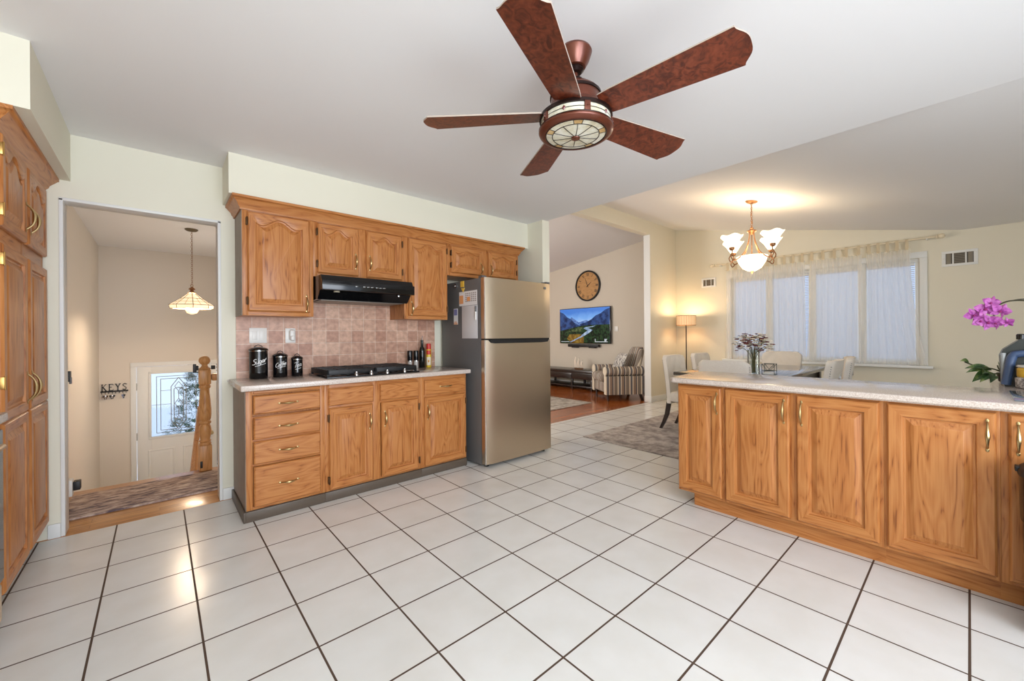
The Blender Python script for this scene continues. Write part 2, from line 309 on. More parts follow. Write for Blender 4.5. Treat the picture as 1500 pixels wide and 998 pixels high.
# hall
struct('wall_hall_left', MB().box(-.75, -.60, WY + .12, 7.8, -1.3, 2.44).box(-.60, -.475, WY + .12, 4.15, 0, 2.44), hall_paint)
struct('wall_hall_right', MB().box(1.3, 1.45, WY + .12, 7.8, -1.3, 2.44), hall_paint)
EZ = -1.24
FD0, FD1, FDT = -.235, .675, .79
struct('wall_hall_front', MB().box(-.75, FD0 - .02, 7.7, 7.85, -1.3, 2.5).box(FD1 + .02, 1.45, 7.7, 7.85, -1.3, 2.5).box(FD0 - .02, FD1 + .02, 7.7, 7.85, FDT + .02, 2.5), hall_paint)
struct('floor_entry', MB().box(-.75, 1.45, 4.6, 7.85, EZ - .1, EZ), tile)
st = MB()
for i in range(6): st.box(-.6, .3, 4.6, 4.6 + .26 * (6 - i), EZ + .177 * i, EZ + .177 * (i + 1) , .004)
struct('stairs', st, landing_wood)
# living room
struct('wall_living_left', MB().box(1.45, 1.6, PY, 9.2, 0, 3.2), living_paint)
struct('wall_living_back', MB().box(1.5, WX, 9.1, 9.25, 0, 3.2), living_paint)
struct('wall_living_tv', MB().box(WX, WX + .12, PY + .06, 9.2, 0, 3.3), living_paint)
struct('wall_living_inner', MB().box(6.47, WX, PY + .12, PY + .126, 0, 3.2), living_paint)
# window wall
wy0, wy1, wz0, wz1 = .42, 2.70, .76, 2.15
struct('wall_window', MB().box(WX, WX + .12, -2.7, wy0, 0, 3.3).box(WX, WX + .12, wy1, PY + .06, 0, 3.3).box(WX, WX + .12, wy0, wy1, 0, wz0).box(WX, WX + .12, wy0, wy1, wz1, 3.3), dining_paint)
# trims
def casing(mb, x0, x1, zt, y, w, d, zb=0):
    mb.box(x0 - w, x0, y - d, y, zb, zt, .003).box(x1, x1 + w, y - d, y, zb, zt, .003).box(x0 - w, x1 + w, y - d - .001, y, zt, zt + w, .003)
struct('trim_1', MB().box(DX0 - .012, DX0 + .006, WY - .006, WY + .13, 0, DH + .006, .002).box(DX1 - .006, DX1 + .012, WY - .006, WY + .13, 0, DH + .006, .002).box(DX0 - .012, DX1 + .012, WY - .006, WY + .13, DH - .006, DH + .012, .002), trim_white)
struct('baseboard_range', MB().box(-.50, DX0 - .012, WY - .014, WY, 0, .085, .004).box(DX1 + .012, .418, WY - .014, WY, 0, .085, .004), trim_white)
struct('baseboard_partition', MB().box(6.47, WX, PY - .014, PY, 0, .1, .004).box(6.448, 6.462, PY - .014, PY + .12, 0, .1, .004), trim_white)
struct('baseboard_window', MB().box(WX - .014, WX, -2.6, PY - .014, 0, .1, .004), trim_white)
struct('baseboard_living', MB().box(WX - .014, WX, PY + .2, 9.1, 0, .1, .004), trim_white)
t2 = MB(); casing(t2, FD0, FD1, FDT, 7.7, .06, .015, EZ); struct('trim_3', t2, trim_white)
# tiled splashback
struct('backsplash', MB().box(.435, 2.12, WY - .012, WY - .0005, .884, 1.70), splash)

# ------------------------------------------------------------------ cabinets (local: front faces -y, x to the right)
def arch_fn(t, kind):
    if not kind: return 0.0
    a = abs(t)
    bell = math.exp(-(a / .46) ** 2.4)
    sh = .28 * max(0, (a - .72) / .28) ** 1.3
    return 1 - max(bell, sh)              # 0 at crown, 1 at the dip
def door_mb(mb, x, z, w, h, arch=False, y=0.0, st=.052, drop=.05, thick=.02):
    nt = 22 if arch else 2
    def loop(ix, ib, it, a, d):            # inset x / bottom / top, arch amount, depth outward
        P = []
        x0, x1, z0, z1 = x + ix, x + w - ix, z + ib, z + h - it
        for i in range(nt + 1):             # top left to right
            t = -1 + 2 * i / nt; P.append((x0 + (x1 - x0) * i / nt, y - d, z1 - a * arch_fn(t, arch)))
        P.append((x1, y - d, z0)); P.append((x0, y - d, z0))
        return P
    dr = drop if arch else 0
    b_ = st; tt = st * (.72 if arch else 1)
    seq = [(0, 0, 0, 0, 0), (0, 0, 0, 0, thick * .55), (.004, .004, .004, 0, thick * .85), (.008, .008, .008, 0, thick),
           (b_ - .008, b_ - .008, tt - .008, dr, thick), (b_ - .003, b_ - .003, tt - .003, dr, thick - .002), (b_, b_, tt, dr, thick - .012), (b_ + .008, b_ + .008, tt + .008, dr, thick - .014),
           (b_ + .034, b_ + .034, tt + .034, dr, thick - .003), (b_ + .036, b_ + .036, tt + .036, dr, thick - .0015), (b_ + .038, b_ + .038, tt + .038, dr, thick - .001)]
    ks = [1] * nt + [0, 1, 0]
    lsA = [loop(*q) for q in seq[:8]]; mb.loops(lsA, True, True, False, ks=ks)
    lsB = [loop(*q) for q in seq[7:]]; mb.loops(lsB, True, False, True)
    return mb
def pull(parent, x, z, vert=True, y=-.02, ln=.10, name='handle', m=None):
    mb = MB(); q = []
    for i in range(13):
        t = -1 + 2 * i / 12; out = .026 * (1 - abs(t) ** 2.6); q.append((t * ln / 2, out, .0042 + .0042 * math.exp(-(t / .42) ** 2)))
    if vert: pts = [(x, y - .002 - o, z + a) for a, o, r in q]
    else: pts = [(x + a, y - .002 - o, z) for a, o, r in q]
    mb.tube(pts, [r for a, o, r in q], 8)
    for sgn in (-1, 1):
        e = sgn * (ln / 2 + .006)
        c = (x, y - .0005, z + e) if vert else (x + e, y - .0005, z)
        mb.ball(c, .0085, 10, 0, (.75 if vert else 1.25, .35, 1.25 if vert else .75))
    return mb.build(name, m or brass, parent)
def hinge(parent, x, z, y=-.02, m=None, w=.012, h=.05):
    mb = MB().box(x - w / 2, x + w / 2, y - .002, y + .02, z - h / 2, z + h / 2, .001); mb.tube([(x, y - .003, z - h / 2 - .004), (x, y - .003, z + h / 2 + .004)], .0035, 8)
    return mb.build('hinge', m or dark_hinge, parent)
def add_door(parent, x, z, w, h, arch=False, hs='r', hz=.5, hinges=True, drop=.05, two=None, hm=None, st=.052, ln=.10):
    mb = MB()
    if two:
        door_mb(mb, x, z, w, two, False, st=st); door_mb(mb, x, z + two, w, h - two, arch, st=st, drop=drop)
    else: door_mb(mb, x, z, w, h, arch, st=st, drop=drop)
    d = mb.build('door', [oak_z, oak_x], parent, ang=25)
    hx = x + w - .026 if hs == 'r' else x + .026
    pull(d, hx, hz, True, ln=ln)
    if hinges:
        gx = x - .003 if hs == 'r' else x + w + .003
        for zz in ((z + h * .6 if two else z + .07), z + h - .07): hinge(d, gx, zz, m=hm)
    return d
def add_drawer(parent, x, z, w, h, handle=True):
    mb = MB(); y = 0; t = .02
    seq = [(0, 0), (0, t * .55), (.004, t * .85), (.009, t), (.011, t)]
    ls = [[(x + i, y - d, z + i), (x + w - i, y - d, z + i), (x + w - i, y - d, z + h - i), (x + i, y - d, z + h - i)] for i, d in seq]
    mb.loops(ls, True, True, True); o = mb.build('drawer_front', oak_x, parent, ang=25)
    if handle: pull(o, x + w / 2, z + h / 2, False, ln=.095)
    return o
def carcass(parent, w, d, z0, z1, stiles, rails, left=None, right=None):
    # closed box with a face frame of separate sticks
    mb = MB().box(0.001, w - .001, .018, d, z0, z1)
    for x0, x1 in stiles: mb.box(x0, x1, 0, .019, z0, z1, .0015)
    for a, b_, c0, c1 in rails: mb.box(a, b_, .0005, .019, c0, c1, .0015, 1)
    return mb.build('carcass', [oak_z, oak_x], parent)

# ---- base cabinets under the cooktop
FY = 3.07
A = thing('base_cabinet', 'oak base cabinet with four drawers at the doorway end of the cooktop counter', 'cabinet', (.418, FY, 0), group='base cabinets under the cooktop counter')
w = .477; carcass(A, w, WY - FY - .001, .07, .845, [(0, .036), (w - .03, w)], [(0, w, .07, .09), (0, w, .815, .845), (0, w, .655, .675), (0, w, .505, .525), (0, w, .35, .365)])
o = MB().box(-.004, .0005, .004, WY - FY - .002, .07, .845).build('side_panel', side_panel, A); o['label'] = 'grey-brown end panel'
MB().box(.042, w - .03, -.012, .3, .824, .838, .003).build('pull_out_board', oak_x, A)
for z0, z1 in ((.688, .81), (.524, .672), (.364, .512), (.088, .348)): add_drawer(A, .04, z0, w - .072, z1 - z0)
B = thing('base_cabinet', 'oak base cabinet with two doors under two plain fronts below the cooktop', 'cabinet', (.895, FY, 0), group='base cabinets under the cooktop counter')
w = .77; carcass(B, w, WY - FY - .001, .07, .845, [(0, .034), (w / 2 - .03, w / 2 + .03), (w - .034, w)], [(0, w, .07, .09), (0, w, .80, .845), (0, w, .665, .69)])
add_drawer(B, .025, .687, .332, .128, False); add_drawer(B, .412, .687, .332, .128, False)
add_door(B, .028, .082, .322, .588, False, 'r', .54); add_door(B, .42, .082, .322, .588, False, 'l', .54)
D = thing('base_cabinet', 'narrow oak base cabinet with one drawer over one door next to the refrigerator', 'cabinet', (1.665, FY, 0), group='base cabinets under the cooktop counter')
w = .462; carcass(D, w, WY - FY - .001, .07, .845, [(0, .034), (w - .02, w)], [(0, w, .07, .09), (0, w, .805, .845), (0, w, .665, .69)])
add_drawer(D, .03, .687, .415, .126); add_door(D, .03, .082, .415, .585, False, 'l', .54)
for q, (x0, x1) in ((A, (-.005, .477)), (B, (0, .77)), (D, (0, .462))):
    k = MB().box(x0, x1, -.012, .004, 0, .068, .003)
    if q is A: k.box(-.018, -.004, -.012, WY - FY - .01, 0, .068, .003)
    k.box(x0 + .01, x1 - .001, .006, WY - FY - .01, 0, .069); k.build('toe_kick', dark_toe, q)
tag(MB().box(.385, 2.152, 3.02, WY - .013, .846, .884, .008).build('countertop', counter_m), 'speckled beige countertop carrying the cooktop along the tiled wall', 'countertop')

# ---- wall cabinets
UY = 3.31
def upper(x0, w, z0, label, doors, stiles, zt=2.10):
    q = thing('wall_cabinet', label, 'cabinet', (x0, UY, z0), group='oak wall cabinets above the counter'); h = zt - z0
    carcass(q, w, WY - UY - .014, 0, h, stiles, [(0, w, 0, .03), (0, w, h - .035, h)])
    for (x, dw, zb, zt2, hs, hz) in doors: add_door(q, x, zb - z0, dw, zt2 - zb, True, hs, hz - z0, drop=min(.055, (zt2 - zb) * .12))
    return q
U1 = upper(.437, .455, 1.345, 'tall oak wall cabinet left of the range hood, nearest the doorway', [(.03, .398, 1.375, 2.068, 'r', 1.44)], [(0, .034), (.42, .455)])
o = MB().box(-.004, .0005, .003, WY - UY - .002, 0, .755).build('side_panel', side_panel, U1); o['label'] = 'grey-brown end panel'
upper(.892, .748, 1.655, 'short two-door oak wall cabinet right above the black range hood', [(.028, .315, 1.683, 2.068, 'r', 1.80), (.408, .315, 1.683, 2.068, 'l', 1.80)], [(0, .03), (.335, .415), (.715, .748)])
upper(1.64, .447, 1.345, 'tall oak wall cabinet between the range hood and the refrigerator', [(.038, .395, 1.375, 2.068, 'l', 1.44)], [(0, .04), (.41, .447)])
upper(2.087, .92, 1.775, 'short two-door oak wall cabinet above the refrigerator', [(.04, .38, 1.805, 2.062, 'r', 1.87), (.495, .385, 1.805, 2.062, 'l', 1.87)], [(0, .04), (.42, .495), (.88, .92)])
def sweep(mb, path, prof, side=1):
    # path in xy, prof list of (out, z); outward is to the right of travel * side
    P = [Vector((p[0], p[1], 0)) for p in path]; ls = []
    for i in range(len(P)):
        d1 = (P[i] - P[i - 1]).normalized() if i > 0 else None; d2 = (P[i + 1] - P[i]).normalized() if i < len(P) - 1 else None
        if d1 is None: d1 = d2
        if d2 is None: d2 = d1
        n1 = Vector((d1.y, -d1.x, 0)) * side; n2 = Vector((d2.y, -d2.x, 0)) * side; mm = (n1 + n2); mm = mm / max(.2, mm.dot(n1))
        ls.append([(P[i].x + mm.x * o, P[i].y + mm.y * o, z) for o, z in prof])
    mb.loops(ls, True, True, True); return mb
CR = [(0, 2.076), (.008, 2.076), (.010, 2.09), (.018, 2.098), (.024, 2.115), (.042, 2.135), (.05, 2.145), (.056, 2.148), (.056, 2.164), (0, 2.164)]
tag(sweep(MB(), [(.432, WY - .001), (.432, UY - .001), (3.008, UY - .001), (3.008, WY - .001)], CR, 1).build('crown_molding', oak_x, ang=50), 'oak crown molding running along the top of the wall cabinets', 'molding')

# ---- range hood
h = thing('range_hood', 'black under-cabinet range hood above the cooktop', 'range hood', (.90, 3.12, 1.475))
d = WY - 3.12 - .014; ww = .733
prof = [(0, .07), (.0, .128), (.03, .176), (d, .176), (d, 0), (.12, 0), (.055, .062)]
MB().prism(prof, 0, ww, lambda a, b_, dd: (dd, a, b_)).build('body', black_gloss, h, ang=20)
MB().box(-.002, ww + .004, -.012, .02, .062, .138, .004).build('front_panel', black_gloss, h)
for x in (.24, .30, .33, .36, .40, .43, .46): MB().box(x, x + .018, -.0145, -.011, .098, .104, .001).build('control_button', chrome, h)

MB().box(.03, ww - .03, .14, d - .02, -.004, .0, .001).build('grease_filter', mat('grey_filter', (150, 146, 138), .5, .6), h)
MB().lathe([(.022, 0), (.022, .006), (.012, .012), (.001, .013)], (.12, .055, .054), 14).build('lamp_lens', mat('milky_lens', (206, 196, 170), .4), h)
MB().lathe([(.012, 0), (.012, .01), (.008, .014)], (.62, .05, .046), 12, axis='z').build('knob', chrome, h)

# ---- cooktop
c = thing('gas_cooktop', 'black four-burner gas cooktop set in the beige counter', 'cooktop', (.915, 3.075, .884))
cw, cd = .745, .47
MB().box(0, cw, 0, cd, 0, .012, .004).build('base_plate', black_gloss, c)
for gx in (.012, cw / 2 + .002):
    g = MB(); x0, x1, y0, y1 = gx, gx + cw / 2 - .014, .03, cd - .02
    for a, b_, c0, c1 in ((x0, x1, y0, y0 + .014), (x0, x1, y1 - .014, y1), (x0, x0 + .014, y0, y1), (x1 - .014, x1, y0, y1)): g.box(a, b_, c0, c1, .022, .06, .004)
    for k in range(1, 4): xx = x0 + (x1 - x0) * k / 4; g.box(xx - .006, xx + .006, y0, y1, .046, .062, .003)
    for k in range(1, 6): yy = y0 + (y1 - y0) * k / 6; g.box(x0, x1, yy - .005, yy + .005, .046, .061, .002)
    for a in (x0, x1 - .016):
        for b_ in (y0, y1 - .016): g.box(a, a + .016, b_, b_ + .016, .012, .03)
    g.build('grate', black_matte, c)
for bx in (.19, .56):
    for by in (.13, .34): MB().lathe([(.05, .012), (.05, .022), (.04, .028), (.036, .028), (.036, .036), (.002, .038)], (bx, by, 0), 18).build('burner', black_matte, c)
for kx in (.215, .33, .46, .61):
    k = MB().lathe([(.016, .0), (.016, .012), (.011, .018), (.010, .03), (.002, .031)], (kx, .006, .010), 14); k.box(kx - .003, kx + .003, -.006, .018, .03, .042, .001); k.build('knob', chrome, c)

# ---- canisters with script lettering
def strokes(word, hgt):
    G = {'S': ([[(.62, .88), (.4, 1), (.15, .85), (.25, .6), (.5, .45), (.55, .2), (.3, 0), (.0, .1)]], .62),
         'u': ([[(0, .5), (.02, .15), (.18, .0), (.36, .2), (.4, .5)], [(.4, .5), (.4, .1), (.5, .02)]], .5),
         'g': ([[(.38, .45), (.15, .5), (.02, .25), (.15, .02), (.36, .2), (.38, .5), (.36, -.2), (.18, -.38), (.02, -.25)]], .5),
         'a': ([[(.36, .42), (.15, .5), (.02, .25), (.15, .02), (.34, .2), (.38, .48), (.38, .08), (.5, .02)]], .5),
         'r': ([[(.02, .5), (.06, .0)], [(.05, .3), (.2, .5), (.38, .46)]], .42),
         'C': ([[(.6, .85), (.4, 1), (.1, .75), (.02, .35), (.2, 0), (.5, .1)]], .62),
         'o': ([[(.2, .5), (.03, .3), (.12, .02), (.32, .1), (.36, .38), (.2, .5), (.45, .42)]], .44),
         'f': ([[(.42, .9), (.3, 1), (.2, .8), (.14, .0), (.06, -.3)], [(.02, .48), (.38, .52)]], .36),
         'e': ([[(.04, .24), (.3, .32), (.28, .5), (.1, .46), (.03, .2), (.16, .0), (.4, .12)]], .42),
         'T': ([[(0, .92), (.35, 1), (.75, .96)], [(.4, .98), (.32, .4), (.25, 0)]], .5)}
    out = []; x = 0
    for chx in word:
        ss, adv = G[chx]
        for q in ss: out.append([((px + x) * hgt + py * hgt * .18, py * hgt) for px, py in q])
        x += adv
    return out, x * hgt
def canister(word, x, y, r, hgt, label):
    t = thing('canister', label, 'canister', (x, y, .884), group='black lettered canisters')
    MB().lathe([(r * .97, 0), (r, .004), (r, hgt * .2), (r * 1.015, hgt * .2 + .002), (r * 1.015, hgt * .2 + .006), (r, hgt * .2 + .008), (r, hgt), (r * .98, hgt)], seg=32).build('body', black_gloss, t)
    MB().lathe([(r * 1.06, hgt), (r * 1.06, hgt + .012), (r * .9, hgt + .02), (r * .5, hgt + .028), (.002, hgt + .03)], seg=32).build('lid', black_gloss, t)
    MB().lathe([(r * 1.065, hgt - .001), (r * 1.07, hgt + .002), (r * 1.065, hgt + .004)], seg=32, cap=False).build('lid_rim', chrome, t)
    MB().tube([(-r * .45, 0, hgt + .022), (-r * .38, 0, hgt + .036), (0, 0, hgt + .046), (r * .38, 0, hgt + .036), (r * .45, 0, hgt + .022)], .0028, 6).build('lid_handle', black_matte, t)
    ss, wd = strokes(word, hgt * .30); mb = MB(); s = min(1.0, r * 1.6 / wd); a0 = math.atan2(-y, -x) + .12  # facing the room
    def wrap(px, pz): a = a0 + (px - wd / 2) * s / r; return (math.cos(a) * (r + .0008), math.sin(a) * (r + .0008), hgt * .56 + (px - wd / 2) * s * .28 + pz * s)
    for q in ss: mb.tube([wrap(*p[:2]) for p in catmull([(a, b_, 0) for a, b_ in q], 4)], .0026 * max(.6, r / .06), 5)
    mb.tube([wrap(wd * .2 + wd * .75 * i / 6, -hgt * .11) for i in range(7)], .002, 5)
    mb.build('lettering', white_ink, t)
canister('Sugar', .560, 3.505, .060, .205, 'largest black canister, lettered Sugar, beneath the light switch')
canister('Coffee', .705, 3.515, .049, .155, 'middle-sized black canister, lettered Coffee, between two others')
canister('Tea', .822, 3.51, .040, .130, 'smallest black canister, lettered Tea, beside the cooktop')

# ---- wall plates
def plate(label, x, z, w, hh, name='switch_plate', cat='light switch'):
    t = thing(name, label, cat, (x, WY - .0125, z)); MB().box(-w / 2, w / 2, -.006, 0, -hh / 2, hh / 2, .002).build('plate', white_plastic, t); return t
t = plate('white double light switch on the pink tiles above the largest canister', .575, 1.205, .116, .117)
for x in (-.024, .024): MB().box(x - .016, x + .016, -.009, -.006, -.033, .033, .0015).build('rocker', white_plastic, t)
t = plate('white wall outlet holding a plug-in device, right of the light switch', .797, 1.203, .073, .117, 'wall_outlet', 'outlet')
MB().box(-.016, .016, -.009, -.006, -.033, .033, .0015).build('socket', white_plastic, t)
tag(MB().box(.785, .825, WY - .055, WY - .0215, 1.165, 1.25, .014).box(.79, .82, WY - .066, WY - .045, 1.163, 1.20, .012).build('plug_in_air_freshener', white_plastic), 'white plug-in device on the outlet over the counter', 'air freshener')

# ---- bottles beside the cooktop
def grinder(x, y, label, top):
    t = thing('spice_grinder', label, 'grinder', (x, y, .884), group='spice grinders'); MB().lathe([(.022, 0), (.023, .003), (.021, .06), (.02, .07)], seg=20).build('jar', mat('cloudy_jar', (190, 184, 176), .15), t)
    MB().lathe([(.0215, .071), (.0235, .078), (.0245, .16), (.022, .168), (.002, .17)], seg=20).build('cap', top, t)
    MB().lathe([(.0226, .066), (.0226, .074)], seg=20).build('collar', chrome, t)
grinder(1.80, 3.525, 'left black-capped grinder beside the cooktop, next to the dark bottle', black_gloss); grinder(1.865, 3.525, 'right black-capped grinder, touching distance from the dark tall bottle', black_gloss)
t = thing('oil_bottle', 'tall dark bottle with thin pour spout behind the cooktop end', 'bottle', (1.93, 3.525, .884))
MB().lathe([(.026, 0), (.028, .004), (.028, .16), (.024, .185), (.013, .205), (.0125, .255), (.014, .256), (.014, .268), (.003, .27)], seg=20).build('bottle_body', mat('dark_green_glass', (18, 20, 16), .08), t)
MB().tube([(0, 0, .268), (0, 0, .285), (.004, -.003, .31)], .0035, 6).build('pour_spout', chrome, t)
t = thing('spray_can', 'red-capped yellow and white spray can beside the dark bottle', 'spray can', (2.005, 3.53, .884))
MB().lathe([(.025, 0), (.026, .003), (.026, .165), (.023, .175)], seg=20).build('can', mat('yellow_can', (232, 196, 58), .3), t)
MB().lathe([(.0232, .175), (.0235, .18), (.0215, .225), (.02, .232), (.002, .233)], seg=20).build('cap', mat('red_cap', (204, 44, 36), .35), t)
lb = MB()
for (z0, z1, k) in ((.02, .10, 0), (.125, .165, 1)):
    a0 = math.atan2(-3.5, -2.0)
    lb.loops([[(math.cos(a0 - .9 + 1.8 * i / 10) * .0264, math.sin(a0 - .9 + 1.8 * i / 10) * .0264, z) for i in range(11)] for z in (z0, z1)], False, k=k)
lb.ball((math.cos(a0) * .0255, math.sin(a0) * .0255, .06), .014, 10, 2, (.6, .3, 1))
lb.build('label', [mat('cream_label', (240, 226, 200), .4), mat('red_band', (206, 54, 40), .4), mat('orange_fruit', (226, 150, 50), .4)], t, fix=False)

# ---- refrigerator
f = thing('refrigerator', 'stainless top-freezer refrigerator with charcoal sides between counter and wall stub', 'refrigerator', (2.185, 2.83, 0))
fw, fh, fs = .845, 1.715, 1.155
MB().box(0, fw, .085, .74, .02, fh, .006).build('cabinet', fridge_grey, f)
def fdoor(z0, z1, name):
    n = 14; P = [(0, .075)]
    for i in range(n + 1):
        t = i / n; P.append((fw * t, .010 * (2 * t - 1) ** 2 + (.012 if i in (0, n) else 0)))
    P.append((fw, .075)); return MB().prism(P, z0, z1, lambda a, b_, d: (a, b_, d)).build(name, steel, f, ang=30)
d1 = fdoor(fs + .008, fh - .002, 'freezer_door'); d2 = fdoor(.035, fs - .006, 'fridge_door')
MB().box(-.003, .006, .016, .03, fs + .008, fh - .002, .002).build('bright_edge', bright_edge, d1); MB().box(-.003, .006, .016, .03, .035, fs - .006, .002).build('bright_edge', bright_edge, d2)
MB().box(.004, fw - .004, .03, .08, fs - .006, fs + .008).build('gasket', black_matte, f)
MB().prism([(.03, fs - .004), (.055, fs - .03), (.10, fs - .036), (fw - .15, fs - .036), (fw - .06, fs - .03), (fw - .04, fs - .004)], -.002, .05, lambda a, b_, d: (a, d, b_)).build('handle_recess', black_matte, d2)
MB().lathe([(.014, 0), (.014, .002), (.002, .0025)], (.755, .0, fh - .05), 16, axis='y').build('emblem', mat('grey_emblem', (120, 118, 116), .4), d1)
MB().box(.005, .055, .06, .12, fh - .002, fh + .02, .004).build('hinge_cover', fridge_grey, f); MB().box(fw - .05, fw - .0, .02, .10, fh - .002, fh + .02, .004).build('hinge_cover', fridge_grey, f)
for x in (.06, fw - .06): MB().lathe([(.02, 0), (.02, .03)], (x, .08, 0), 12).build('foot', black_matte, f)
MB().box(.02, fw - .02, .06, .09, .022, .055).build('base_grille', black_matte, f)
SX = 2.1848
def stick(name, y0, y1, z0, z1, m, label, cat, t=.002): return tag(MB().box(SX - t, SX - .0003, y0, y1, z0, z1, .0005).build(name, m), label, cat)
paper = mat('white_paper', (228, 226, 226), .6)
cal = thing('wall_calendar', 'printed calendar sheet with orange picture on the refrigerator side', 'calendar', (SX, 3.09, 1.475))
MB().box(-.002, -.0005, -.13, .16, 0, .135).build('sheet', paper, cal)
g = MB()
for i in range(5):
    for j in range(6): g.box(-.0026, -.002, -.115 + j * .03, -.095 + j * .03, .035 + i * .018, .045 + i * .018)
g.build('day_grid', mat('grey_print', (150, 140, 136), .6), cal)
orange_print = mat('orange_print', (228, 160, 104), .6); MB().box(-.0028, -.002, .09, .155, .02, .10).build('picture', orange_print, cal); MB().box(-.0029, -.002, -.02, .03, .04, .08).build('picture', orange_print, cal)
memo = stick('memo_board', 2.957, 3.205, 1.165, 1.472, mat('white_memo_board', (214, 212, 214), .35), 'blank white memo board under the calendar on the refrigerator side', 'memo board', .003)
pn = thing('marker_pen', 'white marker with black cap clipped to the memo board', 'pen', (SX - .009, 2.975, 1.335)); MB().lathe([(.004, 0), (.006, .004), (.006, .075)], seg=10).build('barrel', white_plastic, pn); MB().lathe([(.0065, .075), (.0065, .125), (.003, .128)], seg=10).build('cap', black_gloss, pn)
ph = thing('photo_strip', 'small blue and peach photo card low on the refrigerator side', 'photo', (SX, 3.315, 1.30)); MB().box(-.002, -.0004, -.038, .032, 0, .155).build('card', paper, ph); MB().box(-.0026, -.002, -.03, .026, .09, .148).build('photo', mat('blue_violet_print', (130, 128, 176), .5), ph); MB().box(-.0026, -.002, -.036, .03, .0, .018).box(-.0027, -.002, -.02, .02, .02, .03).build('caption_band', mat('peach_print', (224, 172, 136), .5), ph)
stick('magnet', 3.165, 3.225, 1.655, 1.712, mat('yellow_magnet', (226, 186, 72), .5), 'square yellow magnet at the top of the refrigerator side', 'magnet', .004)
tag(MB().prism([(3.155, 1.645), (3.215, 1.645), (3.18, 1.60)], SX - .004, SX - .0003, lambda a, b_, d: (d, a, b_)).build('magnet', mat('yellow_magnet_low', (232, 194, 86), .5)), 'triangular yellow magnet just above the calendar sheet', 'magnet')
tag(MB().lathe([(.018, 0), (.018, -.008), (.010, -.012), (.012, -.02), (.002, -.022)], (SX, 3.31, 1.675), 14, axis='x').build('knob_magnet', chrome), 'round metal knob magnet near the refrigerator rear edge', 'magnet')

# ---- pantry
p = thing('pantry_cabinet', 'tall glossy oak pantry cabinet with four doors left of the doorway', 'cabinet', (-.51, 2.655, 0), PI / 2)
w = .955; carcass(p, w, .58, .1, 2.08, [(0, .055), (.45, .51), (.91, w)], [(0, w, .1, .125), (0, w, 1.59, 1.685), (0, w, 2.06, 2.08)])
MB().box(.0, w, .07, .58, 0, .1).build('toe_kick', dark_toe, p)
for (x, hs) in ((.04, 'r'), (.512, 'l')):
    add_door(p, x, 1.672, .425, .395, True, hs, 1.80, hs == 'r', drop=.07, hm=hinge_m, ln=.12); add_door(p, x, .112, .425, 1.49, False, hs, .95, hs == 'r', two=.72, hm=hinge_m, ln=.13)
tag(sweep(MB(), [(-1.095, 2.653), (-.508, 2.653), (-.508, WY - .003)], [(o * 1.15, z - .012) for o, z in CR], 1).build('crown_molding', oak_y, ang=50), 'oak crown molding around the top of the tall pantry', 'molding')
ov = thing('wall_oven', 'black glass oven front at the left edge beside the pantry', 'oven', (-.50, 1.785, 0), PI / 2)
MB().box(0, .755, 0, .58, .06, .85).build('body', black_matte, ov); MB().box(.004, .752, -.035, 0, .24, .835, .006).build('oven_door', black_gloss, ov)
MB().tube([(.05, -.06, .79), (.60, -.06, .79)], .011, 10).box(.06, .08, -.06, -.03, .783, .797).box(.57, .59, -.06, -.03, .783, .797).build('handle', steel, ov)
MB().box(.004, .752, -.03, 0, .075, .23, .012).build('drawer', steel, ov)
tag(MB().box(-1.09, -.455, .4, 2.555, .862, .90, .008).build('countertop', counter_m), 'speckled countertop end above the oven at the left edge', 'countertop')

# ---- peninsula
PX = 2.75
def pen(y0, w, label, doors, stiles, toe0=0.0):
    q = thing('peninsula_cabinet', label, 'cabinet', (PX, y0, 0), -PI / 2, 'peninsula cabinets')
    carcass(q, w, .58, .1, .848, stiles, [(0, w, .1, .125), (0, w, .832, .848)])
    for x, dw, hs in doors: add_door(q, x, .118, dw, .718, False, hs, .735, False, st=.06, ln=.115)
    MB().box(toe0, w, .055, .075, 0, .1).box(toe0, w, .075, .57, 0, .099).build('toe_kick', oak_x, q); return q
pen(1.358, .31, 'narrow one-door oak peninsula cabinet at the end nearest the dining chairs', [(.006, .287, 'r')], [(0, .02), (.285, .31)], .085)
pen(1.048, .76, 'two-door oak peninsula cabinet with handles meeting at its middle', [(.006, .352, 'r'), (.392, .352, 'l')], [(0, .02), (.355, .395), (.735, .76)])
pen(.288, .375, 'wide one-door oak peninsula cabinet with handle on its right side', [(.012, .352, 'r')], [(0, .02), (.36, .375)])
pen(-.087, .6, 'oak peninsula cabinet at the right edge behind the black bin', [(.022, .4, 'l')], [(0, .03), (.42, .6)])
ct = [(2.70, 1.375), (2.72, 1.398), (3.22, 1.46), (3.36, 1.44), (3.36, -.082), (4.42, -.085), (4.42, -1.1), (2.70, -1.1)]
def rounded(poly, d0, d1, bev):
    mb = MB(); n = len(poly); cx = 0
    def off(d):
        out = []
        for i in range(n):
            a, b_, c_ = Vector(poly[i - 1]), Vector(poly[i]), Vector(poly[(i + 1) % n]); e1 = (b_ - a).normalized(); e2 = (c_ - b_).normalized()
            n1 = Vector((e1.y, -e1.x)); n2 = Vector((e2.y, -e2.x)); q = n1 + n2; q = q / max(.3, q.dot(n1)); out.append(b_ + q * -d)
        return out
    sg = -1 if sum(poly[i][0] * poly[(i + 1) % n][1] - poly[(i + 1) % n][0] * poly[i][1] for i in range(n)) < 0 else 1
    ls = [[(q.x, q.y, z) for q in off(sg * d)] for d, z in ((bev, d0), (0, d0 + bev), (0, d1 - bev), (bev * .3, d1 - bev * .3), (bev, d1))]
    return mb.loops(ls, True, True, True)
